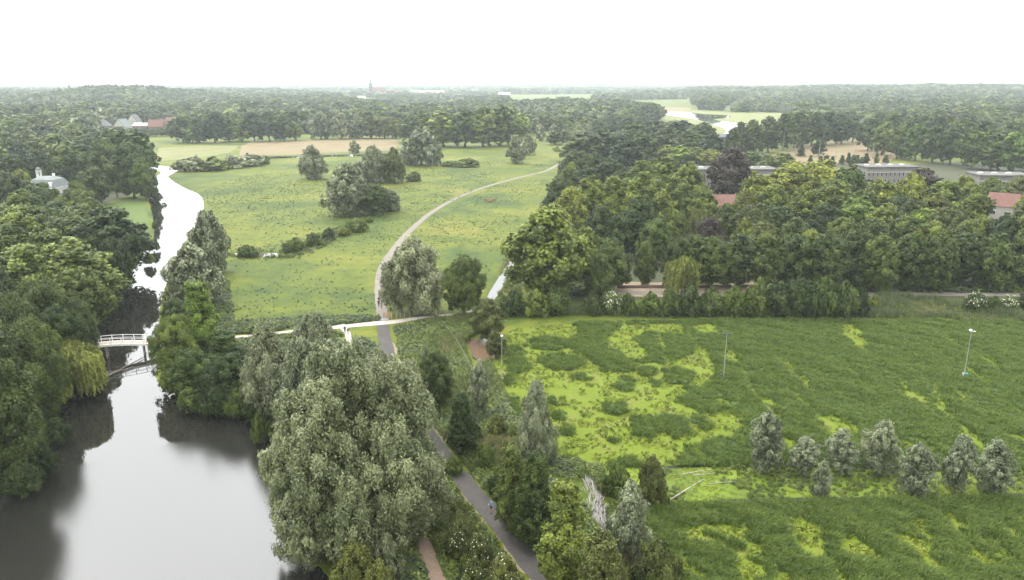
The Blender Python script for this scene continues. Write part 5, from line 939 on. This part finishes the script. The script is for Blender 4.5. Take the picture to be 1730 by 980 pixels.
def villa():
    x, y = (-195.6,320.4); e = empty('villa', (x, y, 0), -.12, (.86, .86, .95)); tag(e, 'white villa with grey mansard roof half hidden by trees near the lawn', 'house')
    w, d, h = 15, 12, 7.5; MB().box((0, 0, h / 2 - .5), (w, d, h + 1)).build('wall', M_white, e); MB().box((0, 0, h + .15), (w + .7, d + .7, .32)).build('cornice', M_white, e)
    mb = MB(); lo = [(-w / 2 - .1, -d / 2 - .1, h + .32), (w / 2 + .1, -d / 2 - .1, h + .32), (w / 2 + .1, d / 2 + .1, h + .32), (-w / 2 - .1, d / 2 + .1, h + .32)]; up = [(-w / 2 + 2, -d / 2 + 2, h + 3.6), (w / 2 - 2, -d / 2 + 2, h + 3.6), (w / 2 - 2, d / 2 - 2, h + 3.6), (-w / 2 + 2, d / 2 - 2, h + 3.6)]
    for i in range(4): mb.face([lo[i], lo[(i + 1) % 4], up[(i + 1) % 4], up[i]])
    top = [(-w / 2 + 4.4, -d / 2 + 4.4, h + 4.7), (w / 2 - 4.4, -d / 2 + 4.4, h + 4.7), (w / 2 - 4.4, d / 2 - 4.4, h + 4.7), (-w / 2 + 4.4, d / 2 - 4.4, h + 4.7)]
    for i in range(4): mb.face([up[i], up[(i + 1) % 4], top[(i + 1) % 4], top[i]])
    mb.face(top); rf = mb.build('roof', M_lead, e)
    MB().box((2.5, 1, h + 5), (.9, .9, 1.8)).build('chimney', M_white, rf); MB().box((5, -d / 2 + .9, h + 1.8), (1.5, 1.2, 1.7)).build('dormer', M_white, rf)
    for i in range(5):
        for z in (2.2, 5.4): window(e, M_slate, (-w / 2 + w * (i + .5) / 5, -d / 2, z), 1.1, 1.9, 0)
    for i in range(3):
        for z in (2.2, 5.4): window(e, M_slate, (w / 2, -d / 2 + d * (i + .5) / 3, z), 1.1, 1.9, math.pi / 2)
    cx, cyy, z = -5.6, 1.5, h + 2.5; cu = MB().tube([(cx, cyy, z), (cx, cyy, z + 2.2)], 1.25, 8).build('cupola', M_white, e)
    for k in range(8):
        a = math.pi * 2 * (k + .5) / 8; MB().box((cx + 1.1 * math.cos(a), cyy + 1.1 * math.sin(a), z + 3.2), (.28, .28, 2.0), a).build('column', M_white, cu)
    MB().tube([(cx, cyy, z + 2.2), (cx, cyy, z + 4.2)], .55, 8).build('lantern_core', M_dark, cu); MB().tube([(cx, cyy, z + 4.2), (cx, cyy, z + 4.5)], 1.4, 8).build('ring_beam', M_white, cu)
    MB().tube([(cx, cyy, z + 4.5), (cx, cyy, z + 5.1), (cx, cyy, z + 5.7), (cx, cyy, z + 6.0)], [1.35, 1.15, .7, .1], 8).build('dome', M_lead, cu)
villa()
house((-431.7,815.6), 'grey hip roofed village house, first from the tall river oaks', 16, 12, 5, 6.5, M_brick, M_slate, .1, True)
house((-409.9,815.6), 'village house with steep grey-green gable roof', 15, 13, 4, 8.5, M_pale, M_lead, 1.5)
house((-434.0,892.0), 'pale pointed gable of a village house behind the others', 11, 11, 6.5, 7.5, M_pale, M_slate, 1.55)
house((-385.2,805.8), 'village house with a bright white flat-pitched roof', 15, 11, 6, 2.6, M_brick, M_white, 0.05, chim=False)
house((-369.8,805.8), 'village house with an orange-red tiled roof', 15, 12, 5, 7, M_brick, M_tile, .15)
house((-368.8,836.1), 'brownish red roofed village house ending the village row', 16, 13, 6, 7, M_brick, M_tile, .2, True)
house((-312.3,726.5), 'small white village house behind the dark trees', 6, 6, 4, 2, M_white, M_slate, .1, nwin=2, chim=False)
M_felt = plain('grey_roof_felt', (0.085, 0.082, 0.078), .9, .25, .3)
def block(u_c, w, dp, h, label, rz, wins):
    e = empty('flat_roofed_building', (u_c[0], u_c[1], 0), rz); tag(e, label, 'building')
    MB().box((0, 0, h / 2 - .5), (w, dp, h + 1)).build('wall', M_concrete, e); rf = MB().box((0, 0, h + .3), (w + 1.0, dp + 1.0, .55)).build('roof', M_felt, e)
    MB().box((0, -dp / 2 - .15, h - 2.1), (w + .1, .3, .35)).build('string_course', M_pale, e)
    for i in range(int(w / 6)): MB().tube([(-w / 2 + 3 + 6 * i, 0, h + .57), (-w / 2 + 3 + 6 * i, 0, h + .95), (-w / 2 + 3 + 6 * i, 0, h + 1.25)], [1.3, 1.2, .5], 10).build('skylight', M_pale, rf)
    n = int(w / 2.1)
    for z in wins:
        for i in range(n): window(e, M_pale, (-w / 2 + w * (i + .5) / n, -dp / 2, z), .85, 2.0, 0)
block((107.3,368.8,10.0,2.87), 38, 14, 9.4, 'long flat roofed grey building behind the dark copper beech', 0.02, (3, 6.4))
block((185.9,379.6,10.0,2.95), 26, 14, 9.4, 'pale concrete block with white roof domes below the tan field', .06, (3, 6.4))
block((218.0,340.0,10.5,2.65), 23, 13, 9.9, 'pale block with a row of narrow dark windows near the picture edge', -.1, (3, 6.6))

house((82.5,289.5,8.0,9.1)[:2], 'shed with a plain red tiled roof among the park trees', 14, 10, 4.2, 4.2, M_brick, M_tile, 0.0, chim=False, cat='shed', name='shed')
house((185.5,280.4,9.3,8.8)[:2], 'house with a red gable roof and pale wall beneath the windowed block', 14, 9, 5.5, 4.5, M_pale, M_tile, -.7)
# far town: church and houses
def church():
    x, y = (-493.7,2739.8); e = empty('church', (x, y, 0)); tag(e, 'distant brick church with a tall thin spire on the hazy skyline', 'church')
    MB().box((0, 0, 19), (9, 9, 40)).build('tower', M_brick, e); MB().tube([(0, 0, 39), (0, 0, 46), (0, 0, 56), (0, 0, 80)], [5.6, 4.0, 2.6, .25], 8).build('spire', M_slate, e)
    for sx in (-1, 1):
        for sy in (-1, 1): MB().tube([(sx * 4, sy * 4, 39), (sx * 4, sy * 4, 47)], [1.0, .1], 6).build('pinnacle', M_slate, e)
    MB().box((27, 4, 9), (44, 17, 20)).build('nave', M_brick, e)
    mb = MB(); a = [(5, -5, 19.2), (50, -5, 19.2), (50, 13, 19.2), (5, 13, 19.2), (5, 4, 31), (50, 4, 31)]
    for f in ((0, 1, 5, 4), (2, 3, 4, 5), (1, 2, 5), (3, 0, 4)): mb.face([a[i] for i in f])
    mb.build('nave_roof', M_tile, e)
    for i in range(5): window(e, M_pale, (11 + 8 * i, -4.5, 10), 2.2, 9, 0)
    window(e, M_pale, (0, -4.5, 32), 2.0, 6, 0)
church()
for q, lb, w, h, wall, roof in [((-302.5,2854.6), 'long white hall in the far town', 110, 11, M_white, M_pale), ((-246.0,1587.2), 'pale farmhouse with a broad roof beyond the wood', 34, 5, M_white, M_brick), ((-589.9,2854.6), 'long pale building on the town edge behind the wood', 70, 8, M_white, M_pale), ((-439.0,2280.9), 'white town house at the wood edge', 22, 6, M_white, M_pale), ((-347.7,2011.0), 'small white house below the church', 16, 5, M_white, M_slate), ((-174.8,2535.9), 'white house between the far trees', 24, 7, M_white, M_slate), ((-99.1,2011.0), 'white farm building behind the tree line', 26, 5, M_white, M_lead), ((-25.9,2633.9), 'pale town building beyond the long field', 40, 8, M_white, M_pale), ((-427.8,3428.2), 'grey roofed town house at the skyline beside the hall', 40, 9, M_pale, M_slate), ((-245.6,3609.4), 'brick town house on the hazy skyline', 44, 9, M_brick, M_tile), ((-496.3,3264.3), 'red roofed town building beside the church nave', 50, 9, M_brick, M_tile), ((47.9,2104.4), 'small white farmhouse by the long pale field', 18, 5, M_white, M_slate), ((139.3,2041.2), 'tiny white barn by the long pale field', 14, 5, M_white, M_lead), ((591.2,2739.8), 'white farm at the far tree line beyond the floodplain', 30, 7, M_white, M_slate), ((183.3,667.8), 'dark shed roof where the far river leaves view', 12, 4, M_brick, M_slate), ((-1374.2,3810.7), 'tall pale tower block fading into the skyline haze', 30, 44, M_pale, M_pale)]:
    house(q, lb, w, min(w * .7, 22), h, max(2.5, min(w * .18, 7)), wall, roof, .05, nwin=min(8, max(3, int(w / 9))), chim=False, cat='building', name='town_building')

# ------------------------------------------------------------------ poles on the marsh
def pole(q, label, kind):
    x, y, h, w = q; e = empty('lamp_pole', (x, y, 0)); tag(e, label, 'lamp pole')
    MB().tube([(0, 0, -.3), (0, 0, h * .3), (0, 0, h)], [.07, .055, .035], 8).build('pole', M_metal, e)
    if kind == 'twin':
        MB().box((0, 0, h - .1), (1.5, .07, .07)).build('crossbar', M_dark, e)
        for s in (-1, 1): MB().box((s * .62, 0, h - .02), (.5, .3, .2)).build('lamp_head', M_dark, e)
        MB().box((-.45, -.1, .75), (.4, .3, .6)).build('switch_box', M_dark, e)
    elif kind == 'globe':
        MB().tube([(-.15, 0, h - .25), (-.15, 0, h - .1), (-.15, 0, h + .1), (-.15, 0, h + .2)], [.1, .26, .26, .1], 10).build('lamp_head', M_white, e); MB().box((.3, 0, h - .25), (.5, .08, .08)).build('arm', M_metal, e); MB().box((.5, 0, h - .2), (.3, .22, .1)).build('lamp_head', M_white, e)
        MB().box((-.25, -.1, .9), (.3, .25, .5)).build('switch_box', M_pale, e); MB().box((.35, -.1, .85), (.4, .3, .45)).build('meter_box', M_teal, e)
    else:
        MB().box((0, 0, h + .05), (.4, .25, .2)).build('lamp_head', M_white, e); MB().box((.12, 0, 1.0), (.2, .15, .3)).build('switch_box', M_metal, e)
M_teal = plain('teal_box', (0.03, 0.26, 0.22), .6, .1)
pole((36.8,123.1,8.4,0.82), 'slim pole with two dark lamp heads in the sedge marsh', 'twin')
pole((78.8,123.4,8.9,0.82), 'slim pole with a white globe lamp and teal box in the sedge marsh', 'globe')
pole((-1.73,121.2,8.6,0.81), 'slim pole beside the airy sapling at the marsh edge', 'plain')

# ------------------------------------------------------------------ fallen logs
def log(a, b, r, label, z=.35, seed=0, mat=None):
    m = Vector(((a[0] + b[0]) / 2, (a[1] + b[1]) / 2, 0)); e = empty('log', m); tag(e, label, 'log'); g = np.random.default_rng(seed)
    P = [Vector((*a, z)) - m, Vector((a[0] * .6 + b[0] * .4, a[1] * .6 + b[1] * .4, z + g.uniform(0, .2))) - m, Vector((*b, z + .15)) - m]
    MB().tube(P, [r, r * .85, r * .5], 8).build('trunk', mat or M_dead, e, True)
    for i in range(3):
        f = g.uniform(.4, .95); c = P[0].lerp(P[2], f); d = Vector((g.uniform(-.6, .6), g.uniform(-.6, .6), g.uniform(.3, .7))); MB().tube([c, c + d * .5, c + d], [r * .35, r * .25, r * .1], 5).build('branch_stub', mat or M_dead, e, True)
log((19.0,82.4), (24.6,87.5), .09, 'long pale log slanting across the bank into the lower marsh', .55, 1)
log((22.1,89.3), (26.5,90.4), .065, 'pale log lying on the bank, upper of two side by side', .4, 2)
log((23.8,89.3), (26.7,89.6), .06, 'short pale log on the bank, lower of two side by side', .3, 3)
log((25.0,86.9), (28.7,87.3), .05, 'thin grey pole lying on the bank below the logs', .3, 4)
log((-72.4,120.7), (-69.6,134.6), .17, 'big fallen trunk lying in the water under the footbridge', -.35, 5, M_bark)
log((-72.9,124.5), (-69.1,129.7), .16, 'broken branch half sunk beside the fallen trunk', -.35, 6, M_bark)
log((-27.6,79.0), (-21.7,80.6), .16, 'dead limb reaching low over the pond under the giant willow', .3, 7)

# ------------------------------------------------------------------ gate, grid and fence at the crossing
gx, gy0 = (-27.2,158.3)
e = empty('field_gate', (gx, gy0, 0), .25); tag(e, 'orange-brown open field gate beside the path at the cattle grid', 'gate')
for i in range(5): MB().box((0, 0, .3 + .24 * i), (1.7, .05, .1)).build('bar', M_gate, e)
for s in (-.9, .9): MB().box((s, 0, .7), (.14, .14, 1.5)).build('post', M_gate, e)
cx, cyy = (-28.2,157.3)
e = empty('cattle_grid', (cx, cyy, 0)); tag(e, 'dark steel cattle grid across the path at the crossing', 'cattle grid')
MB().box((0, 0, .08), (2.7, 1.8, .02)).build('pit', M_dark, e)
for i in range(9): MB().box((0, -.8 + .2 * i, .12), (2.7, .07, .06)).build('bar', M_metal, e)
for i, (u, lb) in enumerate([((-29.9,157.1), 'short wooden post on the meadow side of the cattle grid'), ((-26.2,157.5), 'short wooden post next to the open gate'), ((-25.3,158.3), 'fence post furthest along from the open gate')]):
    e = empty('fence_post', (*u, 0)); tag(e, lb, 'post'); MB().box((0, 0, .55), (.14, .14, 1.2)).build('shaft', M_wood, e); MB().box((0, 0, 1.17), (.18, .18, .05)).build('cap', M_wood, e)
def wire_fence(pts, label):
    e = empty('wire_fence', (*pts[0], 0)); tag(e, label, 'fence'); ln = smooth_line(pts, 6); o = pts[0]
    for i in range(0, len(ln)): MB().box((ln[i][0] - o[0], ln[i][1] - o[1], .55), (.1, .1, 1.2)).build('post', M_wood, e)
    for z in (.5, .95): MB().tube([(p[0] - o[0], p[1] - o[1], z) for p in ln], .012, 4).build('wire', M_metal, e)
wire_fence([(-25.2,158.6),(-19.2,161.9),(-12.1,164.6),(-7.3,167.9)], 'low wire fence under the silver willow above the shell path')
wire_fence([(-14.7,153.3),(-10.9,141.3),(-8.2,130.6),(-5.3,118.1)], 'low wire fence running down the rough verge toward the ditch')
# low wall behind the sandy yard
e = empty('low_wall', (*(35.0,184.1), 0)); tag(e, 'low pale wall along the sandy yard behind the hedge', 'wall')
a, b = (26.3,183.5), (68.5,184.1); k = 14
for i in range(k): MB().box((a[0] + (b[0] - a[0]) * (i + .5) / k - e.location.x, a[1] + (b[1] - a[1]) * (i + .5) / k - e.location.y, .35), ((b[0] - a[0]) / k - .04, .35, .8)).build('panel', M_brick, e)

# ------------------------------------------------------------------ people and cattle
def skin_body(name, verts, edges, radii, sub=1):
    me = bpy.data.meshes.new(name); me.from_pydata(verts, edges, []); o = bpy.data.objects.new(name, me); COL.objects.link(o)
    o.modifiers.new('skin', 'SKIN'); o.modifiers.new('sub', 'SUBSURF').levels = sub
    for i, r in enumerate(radii):
        v = me.skin_vertices[0].data[i]; v.radius = (r, r) if not hasattr(r, '__len__') else r; v.use_root = (i == 0)
    dg = bpy.context.evaluated_depsgraph_get(); dg.update(); nm = bpy.data.meshes.new_from_object(o.evaluated_get(dg)); bpy.data.objects.remove(o); bpy.data.meshes.remove(me)
    nm.name = name; nm.polygons.foreach_set('use_smooth', np.ones(len(nm.polygons), bool)); return nm
def cloth(c): return plain('cloth_%d' % len(bpy.data.materials), c, .9, .1, 6)
M_skin = plain('skin', (0.42, 0.26, 0.19), .6, .05, 6); M_hair = plain('hair', (0.06, 0.045, 0.035), .8, .2, 20)
def person(xy, rz, label, top, legs, shoe=(.05, .05, .05), run=False, bare=False, hair=None, h=1.75):
    s = .34 if run else .2; k = -.5 if run else -.12                     # stride, trailing foot lift
    V = [(0, 0, .98), (0, .01, 1.18), (0, .02, 1.40), (0, .02, 1.50), (0, .05, 1.56), (0, .07, 1.66), (0, .05, 1.76),
         (-.10, 0, .92), (-.11, s * .75, .52), (-.11, s * .62, .08), (-.11, s * .62 + .2, .05), (.10, 0, .92), (.11, -s * .2, .50), (.11, -s * 1.3, .10 - k * .45), (.11, -s * 1.3 + .14, .05 - k * .35),
         (-.20, .02, 1.42), (-.26, -.12, 1.16), (-.24, .10 if run else -.06, .95 + (.15 if run else 0)), (.20, .02, 1.42), (.26, .12, 1.16), (.22, .32 if run else .16, .96 + (.2 if run else 0)), (-.23, .15 if run else -.04, .87 + (.2 if run else 0)), (.20, .38 if run else .2, .88 + (.26 if run else 0))]
    E = [(0, 1), (1, 2), (2, 3), (3, 4), (4, 5), (5, 6), (0, 7), (7, 8), (8, 9), (9, 10), (0, 11), (11, 12), (12, 13), (13, 14), (2, 15), (15, 16), (16, 17), (17, 21), (2, 18), (18, 19), (19, 20), (20, 22)]
    Rr = [(.15, .11), (.14, .10), (.17, .115), .06, .07, .105, .07, .095, .065, .045, .04, .095, .065, .045, .04, .07, .052, .04, .07, .052, .04, .042, .042]
    me = skin_body('body', V, E, Rr, 2)
    for m_ in (cloth(top), cloth(legs), M_skin, cloth(shoe)): me.materials.append(m_)
    n = len(me.polygons)
    for p in me.polygons:
        c = p.center; z = c.z
        if z > 1.49: i = 2
        elif abs(c.x) > .19 and z < 1.22: i = 2 if bare else (2 if z < .93 else 0)
        elif z > .97: i = 0
        elif z > (.60 if bare else .12): i = 1
        else: i = 2 if (bare and z > .13) else 3
        p.material_index = i
    e = empty('person', (*xy, .07), rz, (h / 1.8,) * 3); tag(e, label, 'person'); link('body', me, e)
    hm = skin_body('hair', [(0, .015, 1.60), (0, .02, 1.70), (0, .045, 1.785)], [(0, 1), (1, 2)], [.085, .108, .07], 2); link('hair', hm, e, hair or M_hair)
person((-2.49,80.7), 2.6, 'runner in light blue top and dark shorts on the asphalt path', (.12, .32, .52), (.02, .02, .025), run=True, bare=True)
person((-11.9,79.0), 3.3, 'walker in a pale grey shirt on the dirt path under the willow', (.52, .53, .54), (.05, .05, .06), bare=True)
person((-34.3,147.8), .3, 'walker in dark clothes on the short shell path spur', (.03, .03, .04), (.04, .04, .05))
person((-33.4,146.7), .2, 'second walker in dark top with pale legs beside the spur walker', (.05, .035, .03), (.35, .27, .22))
person((-30.6,166.9), 3.1, 'walker all in black approaching the cattle grid on the gravel path', (.02, .02, .025), (.03, .03, .035))
person((-29.7,165.5), 3.0, 'walker in greyish pink beside the one in black', (.22, .16, .15), (.16, .13, .12))
person((-31.0,169.6), 3.1, 'walker following close behind the one in black', (.025, .025, .03), (.30, .28, .27))
person((-31.7,174.3), 3.2, 'brown clad walker further up the gravel path beside the willow', (.13, .08, .06), (.10, .07, .06))
M_cow = plain('red_brown_hide', (0.16, 0.062, 0.038), .8, .2, 3)
def cow(xy, rz, label, lying=False):
    z = -.55 if lying else 0; k = .25 if lying else 1
    V = [(0, -.55, 1.1), (0, .1, 1.08), (0, .6, 1.12), (0, .95, 1.18), (0, 1.22, .98), (0, 1.48, .78), (-.2, .5, .72), (-.2, .52, .40), (-.2, .5, .04), (.2, .5, .72), (.2, .58, .40), (.2, .6, .04), (-.2, -.55, .78), (-.2, -.72, .46), (-.2, -.66, .04), (.2, -.55, .78), (.2, -.68, .46), (.2, -.58, .04), (0, -.82, 1.1), (0, -.9, .6)]
    if lying: V = [(x, y, max(zz + z, .12)) for x, y, zz in V]
    E = [(0, 1), (1, 2), (2, 3), (3, 4), (4, 5), (2, 6), (6, 7), (7, 8), (2, 9), (9, 10), (10, 11), (0, 12), (12, 13), (13, 14), (0, 15), (15, 16), (16, 17), (0, 18), (18, 19)]
    Rr = [(.30, .34), (.34, .38), (.30, .36), (.17, .22), (.13, .15), (.08, .09), .13, .075, .06, .13, .075, .06, .15, .085, .06, .15, .085, .06, .08, .03]
    e = empty('cow', (*xy, 0), rz); tag(e, label, 'cow'); link('body', skin_body('body', V, E, Rr, 2), e, M_cow)
    for s in (-1, 1): MB().tube([(s * .1, 1.2, 1.08 + z), (s * .24, 1.18, 1.12 + z)], [.05, .02], 5).build('ear', M_cow, e)
cow((-11.0,324.5), 1.45, 'red-brown cow grazing in the meadow, nearest the gravel path', False)
cow((-9.3,323.7), 1.7, 'red-brown cow lying in the middle of the small herd', True)
cow((-7.9,324.5), -1.5, 'red-brown cow on the drain side of the small herd', False)

# ------------------------------------------------------------------ haze
mh = bpy.data.materials.new('haze_air'); mh.use_nodes = True; t = mh.node_tree; t.nodes.clear(); o = N(t, 'ShaderNodeOutputMaterial'); v = N(t, 'ShaderNodeVolumePrincipled')
v.inputs['Color'].default_value = (0.87, 0.955, 1.0, 1); v.inputs['Density'].default_value = HAZE; v.inputs['Anisotropy'].default_value = 0.2
t.links.new(v.outputs[0], o.inputs['Volume'])
hzo = MB().box((0, 6500, 46), (27000, 15600, 98)).build('haze', mh); tag(hzo, 'pale even summer haze over the whole landscape', kind='stuff')
